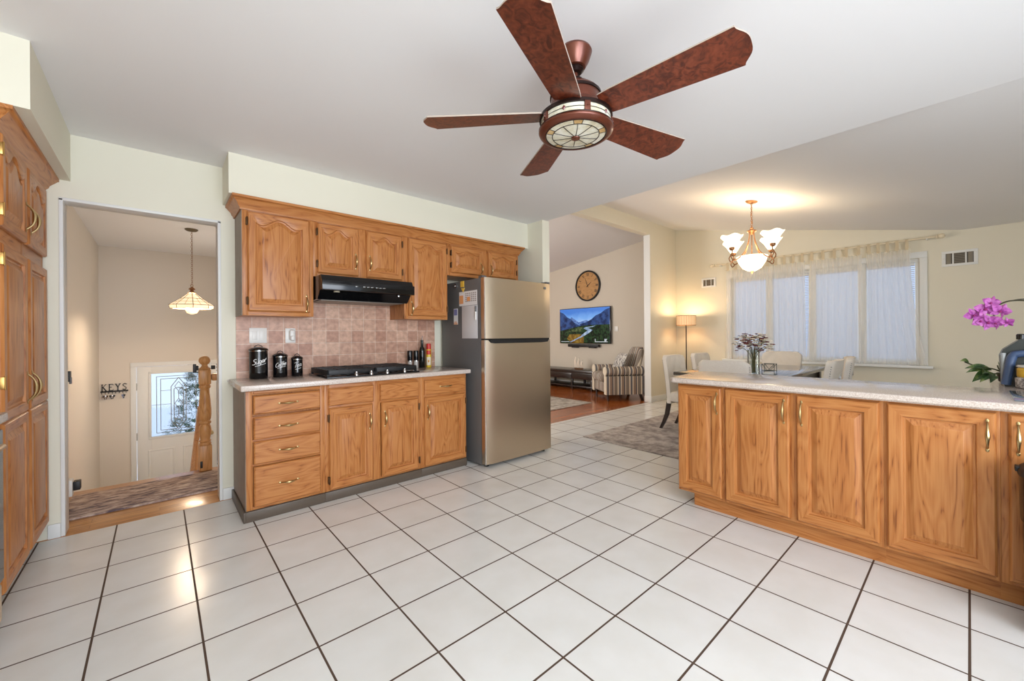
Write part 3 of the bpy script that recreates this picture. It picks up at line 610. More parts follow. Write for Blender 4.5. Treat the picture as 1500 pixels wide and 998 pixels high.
tag(rounded(ct, .849, .886, .009).build('countertop', counter_m), 'long speckled beige peninsula countertop above five oak doors', 'countertop')
# things on the peninsula
def leaf(mb, base, tip, width, sag=.02, k=0, n=7, roll=0.0):
    b_, t = Vector(base), Vector(tip); d = t - b_; ln = d.length; d.normalize(); sd = d.cross(Vector((0, 0, 1)))
    if sd.length < .05: sd = Vector((1, 0, 0))
    sd.normalize(); up = sd.cross(d); sd2 = sd * math.cos(roll) + up * math.sin(roll); ls = []
    for i in range(n + 1):
        q = i / n; wd = width * max(.03, math.sin(PI * q ** .85)) * .5; c_ = b_ + d * ln * q + Vector((0, 0, sag * math.sin(PI * q) - sag * .8 * q * q)); nn = sd2.cross(d)
        ls.append([tuple(c_ - sd2 * wd + nn * wd * .35), tuple(c_ + nn * .0), tuple(c_ + sd2 * wd + nn * wd * .35), tuple(c_ - nn * .002)])
    mb.loops(ls, True, True, True, k=k); return mb
leaf_m = speckle('green_leaf', (70, 104, 52), ((44, 76, 36), (150, 166, 96)), 18, 0.35); dark_leaf = mat('dark_green_leaf', (44, 74, 38), .35); stem_m = mat('brown_green_stem', (76, 82, 44), .5)
lp = thing('leafy_plant', 'leafy green houseplant trailing over the counter corner', 'plant', (3.80, -.150, .888))
MB().lathe([(.03, 0), (.036, .004), (.045, .055), (.04, .055), (.036, .045), (.002, .044)], seg=18).build('pot', mat('dark_brown_pot', (58, 36, 26), .4), lp)
MB().tube(catmull([(0, 0, .04), (-.02, .05, .075), (-.03, .12, .09), (-.02, .17, .115)]), .004, 6).tube(catmull([(0, 0, .04), (-.05, .05, .05), (-.07, .12, .035)]), .004, 6).tube(catmull([(0, 0, .04), (-.02, .03, .07), (-.03, .04, .10)]), .003, 6).build('stem', stem_m, lp)
for bs, tp, wd, rl in (((-.02, .06, .07), (-.05, .17, .085), .045, .7), ((-.02, .06, .07), (-.06, .165, .06), .04, .9), ((-.03, .06, .055), (-.10, .14, .008), .05, .9), ((-.02, .15, .10), (-.04, .19, .128), .035, .8), ((-.05, .05, .05), (-.14, .11, .012), .045, .8), ((-.06, .05, .04), (-.15, .07, .012), .04, .6), ((-.02, .03, .075), (-.05, .035, .125), .05, .9), ((-.01, .02, .09), (.0, -.015, .13), .045, .6), ((-.05, .08, .05), (-.12, .10, .06), .04, .8)):
    leaf(MB(), bs, tp, wd, .012, roll=rl).build('leaf', leaf_m, lp)
oc = thing('potted_orchid', 'pink orchid on an arching stem at the right edge above the counter', 'orchid', (3.86, -.54, .886))
MB().lathe([(.05, 0), (.055, .005), (.07, .12), (.064, .12), (.06, .10), (.002, .10)], seg=20).build('pot', mat('white_glazed_pot', (224, 220, 212), .2), oc)
ox, oy = -.11, .12
S1 = catmull([(0, 0, .1), (-.02, .03, .25), (-.07, .12, .38), (-.05 + ox, .16 + oy, .463), (-.06 + ox, .255 + oy, .482), (-.06 + ox, .31 + oy, .455), (-.06 + ox, .325 + oy, .41), (-.06 + ox, .318 + oy, .385)])
MB().tube(S1, .0042, 7).tube(catmull([(-.045 + ox, .12 + oy, .45), (-.05 + ox, .20 + oy, .487), (-.06 + ox, .27 + oy, .478), (-.06 + ox, .32 + oy, .45)]), .003, 6).tube(catmull([(-.06 + ox, .32 + oy, .39), (-.055 + ox, .295 + oy, .365), (-.05 + ox, .278 + oy, .358)]), .002, 6).build('stem', mat('orchid_stem', (66, 62, 40), .4), oc)
petal_m = speckle('pink_orchid_petal', (192, 96, 180), ((158, 60, 146), (212, 132, 200)), 30, .45); lip_m = mat('magenta_orchid_lip', (150, 40, 110), .4)
for (y_, z_, s_, a_) in ((.355, .44, .05, .1), (.40, .405, .046, .5), (.335, .475, .04, -.3), (.345, .36, .05, .3), (.375, .37, .042, .9), (.30, .425, .045, -.5), (.275, .357, .03, .2), (.318, .355, .04, .7)):
    mb = MB(); c0 = Vector((-.075 + ox, y_ + oy, z_))
    for j in range(5):
        an = a_ + 2 * PI * j / 5; w2 = 1.25 if j in (1, 4) else .85; tp = c0 + Vector((-.012, math.sin(an) * s_, math.cos(an) * s_)); leaf(mb, c0, tp, s_ * .8 * w2, .0, n=5, roll=PI / 2)
    o = mb.build('blossom', petal_m, oc); MB().ball(tuple(c0 + Vector((-.012, 0, -.004))), s_ * .16, 8).build('lip', lip_m, o)
for tp in ((-.05, .14, .16), (.10, .1, .19), (-.02, .235, .275), (.05, -.12, .14)): leaf(MB(), (0, 0, .1), tp, .06, .03, roll=.3).build('leaf', dark_leaf, oc)
ap = thing('countertop_appliance', 'dark angular countertop machine with blue arched frame and yellow jar at right edge', 'appliance', (3.48, -.23, .886))
navy = mat('slate_blue_plastic', (62, 82, 116), .3); bodym = mat('black_green_body', (34, 40, 40), .3)
MB().prism([(.112, .03), (.118, .17), (.105, .205), (.045, .262), (-.12, .262), (-.12, .0), (.1, .0)], .06, .19, lambda a, b_, d: (d, a, b_)).build('body', bodym, ap, ang=20)
MB().lathe([(.018, .26), (.018, .285), (.014, .29), (.002, .291)], (.12, .04, 0), 16).build('knob', black_gloss, ap)
MB().box(.055, .06, .095, .116, .01, .185, .002).build('side_trim', mat('silver_trim', (150, 152, 154), .3, .6), ap)
MB().tube(catmull([(.03, .098, .012), (.03, .088, .09), (.03, .075, .165), (.03, .05, .182), (.03, -.02, .185), (.03, -.10, .18), (.03, -.12, .10), (.03, -.125, .012)], 5), [.019] * 36, 12, flat=1.0).build('arched_frame', navy, ap)
MB().lathe([(.05, .002), (.056, .008), (.058, .055), (.05, .06)], (-.02, .012, 0), 22).build('pebbled_base', speckle('grey_pebbled_base', (150, 142, 136), ((92, 86, 84), (200, 192, 186)), 60, .6), ap)
MB().lathe([(.048, .06), (.052, .066), (.052, .105), (.045, .112), (.002, .113)], (-.02, .012, 0), 22).build('yellow_jar', mat('yellow_jar', (216, 172, 58), .3), ap)
MB().lathe([(.053, .113), (.054, .118), (.05, .125), (.002, .126)], (-.02, .012, 0), 22).build('jar_lid', mat('frosted_lid', (190, 186, 176), .2), ap)
tag(MB().box(2.80, 3.22, -.42, -.128, .886, .893, .003).build('glass_cutting_board', mat('smoky_blue_glass', (120, 132, 140), .05, coat=.5)), 'smoky glass board lying on the counter at the right edge', 'cutting board')
bn = thing('trash_bin', 'black ribbed bin standing before the last peninsula door at right edge', 'bin', (2.60, -.30, 0))
ls = []
for z, r in ((0, .135), (.004, .142), (.17, .148), (.172, .153), (.30, .156), (.302, .161), (.44, .164), (.442, .169), (.62, .172)):
    ls.append([(math.copysign(abs(math.cos(a)) ** .55, math.cos(a)) * r * .62, math.copysign(abs(math.sin(a)) ** .55, math.sin(a)) * r, z) for a in [2 * PI * i / 32 for i in range(32)]])
MB().loops(ls, True, True, True).build('body', black_gloss, bn, ang=50)
ls = [[(math.copysign(abs(math.cos(a)) ** .55, math.cos(a)) * r * .62, math.copysign(abs(math.sin(a)) ** .55, math.sin(a)) * r, z) for a in [2 * PI * i / 32 for i in range(32)]] for z, r in ((.62, .175), (.64, .176), (.665, .15), (.672, .02))]
MB().loops(ls, True, True, True).build('lid', black_matte, bn, ang=50); MB().box(-.02, .02, .168, .182, .628, .65, .004).build('lid_tab', black_matte, bn)

# ------------------------------------------------------------------ ceiling fan
FC = Vector((1.385, 1.14, 0))
fan = thing('ceiling_fan', 'five-blade cherry ceiling fan with stained glass light over the kitchen floor', 'ceiling fan', (FC.x, FC.y, 2.07))
zz = 2.07
MB().lathe([(.07, 2.44 - zz), (.074, 2.43 - zz), (.06, 2.39 - zz), (.045, 2.365 - zz), (.02, 2.36 - zz)], seg=28).build('canopy', bronze, fan)
MB().lathe([(.036, 2.362 - zz), (.038, 2.352 - zz), (.028, 2.342 - zz), (.012, 2.34 - zz)], seg=20).build('canopy_ring', dark_bronze, fan)
MB().lathe([(.012, 2.36 - zz), (.012, 2.27 - zz)], seg=14).build('downrod', bronze, fan)
MB().lathe([(.02, 2.315 - zz), (.034, 2.31 - zz), (.034, 2.295 - zz), (.02, 2.285 - zz)], seg=20).build('rod_collar', dark_bronze, fan)
MB().lathe([(.03, 2.29 - zz), (.07, 2.28 - zz), (.10, 2.255 - zz), (.108, 2.235 - zz), (.108, 2.19 - zz), (.135, 2.165 - zz), (.152, 2.148 - zz), (.152, 2.142 - zz), (.05, 2.142 - zz)], seg=36).build('motor_housing', bronze, fan)
MB().lathe([(.106, 2.245 - zz), (.112, 2.242 - zz), (.112, 2.232 - zz), (.106, 2.229 - zz)], seg=36, cap=False).build('housing_band', dark_bronze, fan)
MB().lathe([(.15, 2.148 - zz), (.159, 2.146 - zz), (.159, 2.134 - zz), (.15, 2.132 - zz)], seg=40).build('upper_rim', dark_bronze, fan)
gb = MB().lathe([(.151, 2.135 - zz), (.151, 2.095 - zz)], seg=40).build('glass_band', cream_glass, fan)
MB().lathe([(.1535, 2.116 - zz), (.1535, 2.1135 - zz)], seg=40, cap=False).lathe([(.1525, 2.135 - zz), (.154, 2.133 - zz), (.1525, 2.131 - zz)], seg=40, cap=False).build('leading', came, gb)
AN = [math.radians(q) for q in (62, 134, 206, 278, 350)]
fa = math.atan2(-FC.y, -FC.x)
for j in range(5):
    a = fa + .32 + j * 2 * PI / 5; dr = Vector((math.cos(a), math.sin(a), 0)); sd = Vector((-math.sin(a), math.cos(a), 0))
    mb = MB(); mb.T = Matrix(((dr.x, sd.x, 0, 0), (dr.y, sd.y, 0, 0), (0, 0, 1, 0), (0, 0, 0, 1)))
    mb.box(.148, .158, -.013, .013, 2.092 - zz, 2.14 - zz, .003).ball((.159, 0, 2.116 - zz), .004, 8); mb.build('strap', bronze, fan)
    a2 = a - PI / 5; mb = MB(); rr = .154
    mb.loops([[(rr * math.cos(a2 + s_ * .05), rr * math.sin(a2 + s_ * .05), 2.115 - zz + h_) for s_, h_ in ((0, .011), (1, 0), (0, -.011), (-1, 0))], [((rr + .003) * math.cos(a2 + s_ * .02), (rr + .003) * math.sin(a2 + s_ * .02), 2.115 - zz + h_) for s_, h_ in ((0, .005), (1, 0), (0, -.005), (-1, 0))]], True, True, True); mb.build('glass_jewel', mat('ruby_jewel', (110, 40, 40), .15) if j == 0 else bpy.data.materials['ruby_jewel'], gb)
MB().lathe([(.148, 2.098 - zz), (.160, 2.094 - zz), (.163, 2.085 - zz), (.160, 2.078 - zz), (.152, 2.074 - zz), (.148, 2.070 - zz), (.138, 2.068 - zz), (.132, 2.07 - zz), (.132, 2.078 - zz)], seg=48, cap=False).build('lower_rim', bronze, fan, ang=60)
MB().lathe([(.161, 2.0945 - zz), (.1625, 2.092 - zz), (.161, 2.089 - zz)], seg=48, cap=False).lathe([(.1345, 2.0695 - zz), (.132, 2.067 - zz), (.129, 2.069 - zz)], seg=48, cap=False).build('rim_line', dark_bronze, fan)
bg_ = MB(); bz = 2.071 - zz; NS = 60
def disc_z(r): return bz - .010 * (1 - (r / .132) ** 2)
rings = [.016, .05, .08, .102, .118, .132]
ls = [[(r * math.cos(2 * PI * i / NS), r * math.sin(2 * PI * i / NS), disc_z(r)) for i in range(NS)] for r in rings]
bg_.loops(ls, True, True, False)
for q in range(len(bg_.f)):
    if q < NS * 5 and q // NS >= 3 and (q % NS) % 12 in (0, 1, 2): bg_.mi[q] = 1
bd = bg_.build('bottom_glass', [cream_glass, amber_glass], fan, fix=False)
ld = MB()
for r in (.102, .130): ld.tube([(r * math.cos(2 * PI * i / 40), r * math.sin(2 * PI * i / 40), disc_z(r) - .0005) for i in range(40)], .0018, 5, closed=True)
for j in range(10):
    a = 2 * PI * (j + .0) / 10 + .16; ld.tube([(r * math.cos(a), r * math.sin(a), disc_z(r) - .0005) for r in (.014, .05, .08, .102)], .0015, 5)
for j in range(5):
    for q in (0, 3):
        a = 2 * PI * (j * 12 + q) / 60; ld.tube([(r * math.cos(a), r * math.sin(a), disc_z(r) - .0005) for r in (.102, .118, .130)], .0015, 5)
ld.build('leading', came, bd); MB().lathe([(.02, -.004 + disc_z(0)), (.018, -.008 + disc_z(0)), (.002, -.010 + disc_z(0))], seg=18).build('finial', bronze, bd)
edge_m = mat('pale_blade_edge', (178, 164, 150), .5)
for a in AN:
    mb = MB(); outl = []
    R0_, R1_, w0, w1 = .135, .655, .058, .088
    top = [(R0_, w0), (R0_ + .05, w0 + .006), (R1_ - .02, w1)]
    tipc = [(R1_ - .012 + .034 * (1 + math.cos(PI * abs(q_) ** 1.7)) / 2, w1 * q_) for q_ in [1 - i / 8 for i in range(17)]]
    outl = top + [(x, y) for x, y in tipc] + [(x, -y) for x, y in reversed(top)]
    ti = math.radians(12); ca, sa = math.cos(a), math.sin(a)
    mb.T = Matrix.Translation((0, 0, 2.157 - zz)) @ Matrix.Rotation(a, 4, 'Z') @ Matrix.Rotation(-ti, 4, 'X')
    n = len(outl); mb.prism(outl, -.003, .003); mb.mi[2:] = [1] * n
    bl = mb.build('blade', [blade_wood, edge_m], fan, ang=20)
    ib = MB(); ib.T = Matrix.Translation((0, 0, 2.16 - zz)) @ Matrix.Rotation(a, 4, 'Z') @ Matrix.Rotation(-ti, 4, 'X'); ib.box(.10, .20, -.03, .03, .003, .010, .003); ib.build('blade_iron', bronze, bl)

# ------------------------------------------------------------------ entry hall
fd = thing('front_door', 'white front door with leaded glass window at the foot of the stairs', 'door', ((FD0 + FD1) / 2, 7.70, EZ))
xw = (FD1 - FD0) / 2 - .004; gz0, gz1, gx = 1.02, 1.92, .30
db = MB().box(-xw, -gx, 0, .045, .01, FDT - EZ - .004, .002).box(gx, xw, 0, .045, .01, FDT - EZ - .004, .002).box(-gx, gx, 0, .045, gz1, FDT - EZ - .004, .002).box(-gx, gx, 0, .045, .01, gz0, .002)
db.build('door_slab', trim_white, fd)
for x0, x1 in ((-.34, -.045), (.045, .34)):
    seq = [(0, .0), (.006, -.006), (.02, -.006), (.028, .0), (.05, -.009), (.06, -.009)]
    MB().loops([[(x0 + i, d, .15 + i), (x1 - i, d, .15 + i), (x1 - i, d, .84 - i), (x0 + i, d, .84 - i)] for i, d in seq], True, False, True).build('raised_panel', trim_white, fd)
fr = MB()
for a, b_, c0, c1 in ((-gx - .03, gx + .03, gz1, gz1 + .03), (-gx - .03, gx + .03, gz0 - .03, gz0), (-gx - .03, -gx, gz0, gz1), (gx, gx + .03, gz0, gz1)): fr.box(a, b_, -.012, .0, c0, c1, .004)
fr.build('glass_frame', trim_white, fd)
gl = MB().box(-gx, gx, .018, .026, gz0, gz1).build('leaded_glass', door_glass, fd)
ld = MB(); zc = (gz0 + gz1) / 2; hh = (gz1 - gz0) / 2
def seg_(x0, z0, x1, z1, r=.005): ld.tube([(x0, .013, z0), (x1, .013, z1)], r, 5)
for i in (.055, .10):
    for a, b_, c0, c1 in ((-gx + i, zc - hh + i * .8, -gx + i, zc + hh - i * .8), (gx - i, zc - hh + i * .8, gx - i, zc + hh - i * .8), (-gx + i, zc - hh + i * .8, gx - i, zc - hh + i * .8), (-gx + i, zc + hh - i * .8, gx - i, zc + hh - i * .8)): seg_(a, b_, c0, c1, .004)
hx = [(0, .38), (.085, .25), (.085, -.25), (0, -.38), (-.085, -.25), (-.085, .25)]
for sc_ in (1, .62):
    P = [(x * sc_, zc + (z * sc_ if abs(z) > .3 else z * (1 if sc_ == 1 else .86))) for x, z in hx]
    for i in range(6): seg_(*P[i], *P[(i + 1) % 6])
for cz in (.25, 0, -.25):
    P = [(0, zc + cz + .07), (.045, zc + cz), (0, zc + cz - .07), (-.045, zc + cz)]
    for i in range(4): seg_(*P[i], *P[(i + 1) % 4], .004)
seg_(0, zc + .18, 0, zc + .07, .004); seg_(0, zc - .18, 0, zc - .07, .004); seg_(-gx, zc, -.085, zc, .003); seg_(gx, zc, .085, zc, .003); seg_(-gx + .1, zc + .2, -.085, zc + .2, .003)
ld.build('leading', silver_came, gl)
for z in (.35, 1.05, 1.75): MB().tube([(-xw - .006, -.004, z - .05), (-xw - .006, -.004, z + .05)], .007, 8).build('hinge', black_matte, fd)
MB().lathe([(.028, 0), (.028, -.006), (.012, -.012), (.012, -.04), (.028, -.05), (.026, -.068), (.002, -.072)], (xw - .07, 0, .98), 16, axis='y').build('knob', brass, fd)
# outdoors seen through the door glass and the dining window
snow = mat('snow', (232, 236, 244), .8)
struct('ground_outside', MB().box(-6, 30, 9.3, 24, -2.1, -1.9).box(7.6, 30, -14, 9.3, -1.0, -.8), snow)
hs_ = thing('neighbor_house', 'pale sided house seen through the front door glass', 'house', (-1.5, 13.5, -1.9)); sd_ = MB()
for i in range(20): sd_.prism([(0, i * .16), (-.02, i * .16), (0, i * .16 + .16)], -1.6, 1.25, lambda a, b_, d: (d, a, b_))
sd_.box(-1.6, 1.25, 0, 2, 0, 3.2); sd_.build('siding', mat('white_siding', (236, 236, 232), .6), hs_); MB().prism([(-.3, 3.2), (1.0, 4.3), (2.3, 3.2)], -1.8, 1.45, lambda a, b_, d: (d, a, b_)).build('roof', mat('grey_shingle', (96, 94, 92), .8), hs_)
ev = thing('evergreen_shrub', 'dark green shrub outside the front door glass', 'shrub', (1.02, 12.6, -1.9)); fo = MB()
for i in range(900):
    a = random.uniform(0, 2 * PI); z = random.uniform(.1, 2.6); r = (1.0 - .28 * z) * random.uniform(.75, 1.05); c_ = Vector((r * math.cos(a), r * math.sin(a), z)); d_ = Vector((math.cos(a) + random.uniform(-.5, .5), math.sin(a) + random.uniform(-.5, .5), random.uniform(-.2, .8))).normalized() * .22; leaf(fo, c_, c_ + d_, .09, n=2)
fo.build('foliage', mat('evergreen_needles', (76, 98, 64), .8), ev, fix=False); MB().lathe([(.12, 0), (.08, 2.2)], seg=10).build('trunk', mat('bark', (80, 62, 48), .9), ev)
# key rack
kr = thing('key_rack', 'black metal key rack with the word KEYS on the hall wall', 'key rack', (-.455, 7.70, .44))
def letter(strk, x0, nm):
    mb = MB()
    for (ax, az, bx_, bz_, w_) in strk:
        d_ = Vector((bx_ - ax, 0, bz_ - az)); d_.normalize(); n_ = Vector((-d_.z, 0, d_.x)) * w_ / 2
        P = [(ax + n_.x, az + n_.z), (bx_ + n_.x, bz_ + n_.z), (bx_ - n_.x, bz_ - n_.z), (ax - n_.x, az - n_.z)]; mb.prism([(x0 + a * .055, .045 + b_ * .085) for a, b_ in P], -.012, -.004, lambda a, b_, d: (a, d, b_))
    return mb
GL = {'K': [(.2, 0, .2, 1, .18), (.05, 0, .38, 0, .08), (.05, 1, .38, 1, .08), (.2, .45, .85, 1, .1), (.38, .55, .9, 0, .18), (.68, 1, 1, 1, .07), (.7, 0, 1.02, 0, .07)],
      'E': [(.2, 0, .2, 1, .18), (.05, 0, .85, 0, .1), (.05, 1, .82, 1, .1), (.2, .52, .62, .52, .08), (.85, 0, .88, .22, .08), (.82, 1, .85, .8, .08)],
      'Y': [(.5, 0, .5, .5, .18), (.5, .48, .1, 1, .18), (.5, .48, .88, 1, .1), (.32, 0, .68, 0, .08), (-.05, 1, .3, 1, .07), (.7, 1, 1.02, 1, .07)]}
for chx, x0 in (('K', -.128), ('E', -.058), ('Y', .008)): letter(GL[chx], x0, chx).build('letter', black_matte, kr)
MB().tube([(.078 + a * .05, -.008, .045 + b_ * .085) for a, b_, q in catmull([(.9, .85, 0), (.5, 1.0, 0), (.12, .8, 0), (.4, .55, 0), (.8, .3, 0), (.5, 0, 0), (.05, .15, 0)], 4)], .0048, 5).build('letter', black_matte, kr)
MB().box(-.133, .138, -.014, 0, .022, .042, .002).build('rail', black_matte, kr)
for i in range(8):
    x = -.12 + i * .034; MB().tube([(x, -.014, .028), (x, -.03, .018), (x, -.038, .006), (x, -.046, .016)], .0035, 5).build('hook', black_matte, kr)
def keys(x, label, ms, n=2):
    t = thing('key_bunch', label, 'keys', (kr.location.x + x, 7.70 - .036, .44 + .004)); MB().tube([(0, .014 * math.cos(2 * PI * i / 12), -.012 + .014 * math.sin(2 * PI * i / 12)) for i in range(12)], .0018, 5, closed=True).build('ring', chrome, t)
    for j in range(n):
        o = (j - (n - 1) / 2) * .022; mb = MB(); mb.T = Matrix.Translation((o, .002 * j, -.02)) @ Matrix.Rotation(o * 14, 4, 'Y'); mb.box(-.010, .010, -.002, .002, -.024, 0, .002).box(-.004, .004, -.001, .001, -.055, -.024); mb.build('key', ms[j % len(ms)], t)
keys(-.115, 'small single key hanging from the leftmost rack hook', [chrome], 1); keys(-.085, 'brown leather fob keys on the key rack, left of centre', [mat('brown_fob', (96, 72, 58), .6), chrome], 3); keys(-.02, 'black fob keys on the middle hook of the key rack', [black_matte, chrome], 3); keys(.09, 'blue tagged keys on the right part of the key rack', [mat('blue_tag', (120, 134, 170), .4), black_matte], 2)
# newel, rails
nw = thing('newel_post', 'turned golden oak newel post at the stair head', 'newel post', (.312, 4.56, 0))
q = .046; MB().box(-q, q, -q, q, 0, .225, .004).build('lower_block', newel_oak, nw); MB().box(-q * .96, q * .96, -q * .96, q * .96, .77, .905, .01).build('upper_block', newel_oak, nw)
MB().lathe([(.043, .225), (.046, .24), (.038, .25), (.046, .262), (.036, .275), (.04, .30), (.047, .35), (.043, .39), (.034, .41), (.045, .42), (.045, .435), (.036, .445), (.044, .46), (.047, .50), (.047, .55), (.042, .63), (.035, .70), (.033, .73), (.044, .742), (.044, .756), (.036, .77)], seg=28).build('turned_shaft', newel_oak, nw, ang=60)
MB().lathe([(.042, .905), (.045, .915), (.03, .925), (.022, .94), (.022, .95), (.034, .958), (.043, .975), (.044, .992), (.036, 1.012), (.018, 1.024), (.002, 1.026)], seg=24).build('ball_cap', newel_oak, nw, ang=60)
MB().box(-.07, -.045, -.03, .0, .90, .945, .004).box(-.085, -.06, -.04, -.02, .88, .96, .004).build('gate_catch', black_matte, nw); MB().box(.045, .075, -.03, .0, .905, .94, .004).build('gate_catch', black_matte, nw)
MB().box(-.04, -.022, -.048, -.044, .03, .09, .001).build('gate_bracket', black_matte, nw)
tag(MB().box(.360, 1.295, 4.53, 4.59, .80, .865, .012).build('guard_rail', newel_oak), 'level oak guard rail running right from the newel post', 'railing')
sr = MB(); sr.prism([(4.61, .50), (4.61, .57), (6.1, -.46), (6.1, -.53)], .262, .30, lambda a, b_, d: (d, a, b_)); tag(sr.build('stair_handrail', rail_oak), 'sloping oak handrail descending from the newel toward the front door', 'railing')
b2 = thing('stair_baluster', 'slim oak baluster under the sloping handrail', 'baluster', (.28, 5.05, -.354)); MB().lathe([(.014, 0), (.014, .15), (.02, .2), (.012, .4), (.012, .53)], seg=12).build('spindle', newel_oak, b2)
# gate brackets
g1 = thing('gate_bracket', 'black gate latch bracket on the hall wall at waist height', 'bracket', (-.475, 4.03, .93)); MB().box(0, .026, -.025, .035, -.03, .04, .003).build('plate', black_matte, g1); MB().box(.02, .032, -.02, .01, -.045, .0, .003).build('latch', mat('grey_latch', (110, 110, 112), .4), g1)
g2 = thing('gate_bracket', 'black and white gate hinge bracket low beside the landing', 'bracket', (-.475, 4.06, .15)); MB().box(0, .03, -.04, .03, -.03, .08, .003).build('plate', white_plastic, g2); MB().box(.03, .065, -.01, .05, .0, .06, .004).build('pivot', black_matte, g2)
tag(MB().lathe([(.013, 0), (.013, -.005), (.009, -.012), (.002, -.013)], (.392, WY, .87), 14, axis='y').build('wall_button', white_plastic), 'small round white button on the wall beside the counter', 'button')
tag(rounded([(-.49, 3.885), (.50, 3.885), (.50, 4.44), (-.49, 4.44)], 0, .014, .004).build('runner_rug', runner_m), 'faded patterned runner rug lying across the stair landing', 'rug')
# entry pendant
pd = thing('pendant_lamp', 'lit stained-glass pendant lamp hanging on a chain in the entry hall', 'pendant lamp', (.293, 5.90, 1.46))
z0 = -1.46
MB().lathe([(.06, 2.44 + z0), (.062, 2.43 + z0), (.045, 2.418 + z0), (.012, 2.412 + z0)], seg=24).build('canopy', mat('bronze_canopy', (112, 100, 78), .5, .5), pd)
ch = MB(); zt = 2.415 + z0; zb = 1.80 + z0; nl = 26
for i in range(nl):
    c_ = zt - (zt - zb) * (i + .5) / nl; hl = (zt - zb) / nl * .62; P = []
    for j in range(10):
        a = 2 * PI * j / 10; u_, v_ = .006 * math.cos(a), hl * math.sin(a); P.append((u_, 0, c_ + v_) if i % 2 else (0, u_, c_ + v_))
    ch.tube(P, .0017, 5, closed=True)
ch.tube([(.006, .006, zt), (.006, .004, zb)], .0018, 5); o = ch.build('chain', copper, pd)
MB().tube([(.012 * math.cos(2 * PI * i / 12), 0, 1.79 + z0 + .014 * math.sin(2 * PI * i / 12)) for i in range(12)], .003, 6, closed=True).lathe([(.006, 1.778 + z0), (.03, 1.755 + z0), (.032, 1.748 + z0), (.014, 1.738 + z0), (.022, 1.722 + z0), (.04, 1.708 + z0), (.03, 1.70 + z0)], seg=16).build('cap', copper, pd)
NP = 8; sh = MB(); zr = [(1.70, .04), (1.64, .105), (1.565, .205), (1.525, .195)]
ls = [[(r * math.cos(2 * PI * i / NP), r * math.sin(2 * PI * i / NP), z + z0) for i in range(NP)] for z, r in zr]; sh.loops(ls); sh_o = sh.build('glass_shade', pend_glass, pd, smooth=False, fix=False)
ld = MB()
for i in range(NP): ld.tube([ls[k][i] for k in range(4)], .003, 5)
for k in (1, 2, 3): ld.tube(ls[k], .003, 5, closed=True)
for i in range(NP):
    a, b_ = Vector(ls[1][i]), Vector(ls[1][(i + 1) % NP]); c_, d_ = Vector(ls[2][i]), Vector(ls[2][(i + 1) % NP]); ld.tube([tuple((a + b_) / 2), tuple((c_ + d_) / 2)], .002, 5); ld.tube([tuple((a * .5 + c_ * .5)), tuple(b_ * .5 + d_ * .5)], .002, 5)
ld.build('leading', came, sh_o)
for a in (0, 2.1, 4.2):
    MB().ball((.085 * math.cos(a + .6), .085 * math.sin(a + .6), 1.568 + z0), .026, 12, sc=(1, 1, 1.2)).build('bulb', pend_bulb, pd)
MB().lathe([(.055, 1.53 + z0), (.062, 1.51 + z0), (.045, 1.475 + z0), (.012, 1.462 + z0), (.002, 1.46 + z0)], seg=20).build('center_bowl', pend_glass, pd)

# ------------------------------------------------------------------ dining room
win = MB(); wf = .045
for a, b_, c0, c1 in ((wy0, wy1, wz1 - wf, wz1), (wy0, wy1, wz0, wz0 + wf), (wy0, wy0 + wf, wz0 + wf, wz1 - wf), (wy1 - wf, wy1, wz0 + wf, wz1 - wf)): win.box(WX + .03, WX + .10, a, b_, c0, c1, .004)
ND = 4; pw = (wy1 - wy0) / ND
for i in range(1, ND): win.box(WX + .005, WX + .10, wy0 + pw * i - .045, wy0 + pw * i + .045, wz0, wz1, .004)
win.box(WX - .014, WX, wy0 - .07, wy0, wz0, wz1, .003).box(WX - .014, WX, wy1, wy1 + .07, wz0, wz1, .003).box(WX - .0145, WX, wy0 - .07, wy1 + .07, wz1, wz1 + .08, .003)
struct('window_1', win, trim_white)
struct('window_1_glass', MB().box(WX + .07, WX + .076, wy0, wy1, wz0, wz1), window_glass)
struct('window_1_sill', MB().box(WX - .10, WX + .03, wy0 - .12, wy1 + .12, wz0 - .035, wz0, .006), trim_white)
slat_m = sheer('white_blind_slat', (226, 228, 236), 0.0)
bl_lab = ['white slatted blind in the rightmost window pane', 'white slatted blind in the second window pane from the right', 'white slatted blind in the second window pane from the left', 'white slatted blind in the leftmost window pane']
for i in range(ND):
    y0, y1 = wy0 + pw * i + (.045 if i == 0 else .05), wy0 + pw * (i + 1) - (.045 if i == ND - 1 else .05)
    t = thing('window_blind', bl_lab[i], 'blind', (WX + .045, (y0 + y1) / 2, wz0 + .05), group='slatted window blinds'); hw = (y1 - y0) / 2 - .004; H = wz1 - wz0 - .10
    MB().box(-.018, .018, -hw, hw, H - .03, H, .002).build('headrail', white_plastic, t); MB().box(-.012, .012, -hw, hw, 0, .014, .002).build('bottom_rail', white_plastic, t)
    mb = MB(); n = 50
    for k in range(n):
        z = .024 + (H - .06) * k / (n - 1); mb.add([(-.012, -hw, z - .010), (-.012, hw, z - .010), (.012, hw, z + .010), (.012, -hw, z + .010)], [(0, 1, 2, 3)])
    mb.build('slats', slat_m, t, fix=False); MB().tube([(-.016, -hw * .7, .03), (-.016, -hw * .7, H)], .001, 4).tube([(-.016, hw * .7, .03), (-.016, hw * .7, H)], .001, 4).build('ladder_cords', white_plastic, t)
rod_z, rod_x = 2.385, WX - .085
rd = thing('curtain_rod', 'cream curtain rod with ball ends above the wide dining window', 'curtain rod', (rod_x, 1.6, rod_z))
MB().tube([(0, -1.33, 0), (0, 1.33, 0)], .013, 12).build('pole', mat('cream_rod', (226, 212, 184), .4), rd)
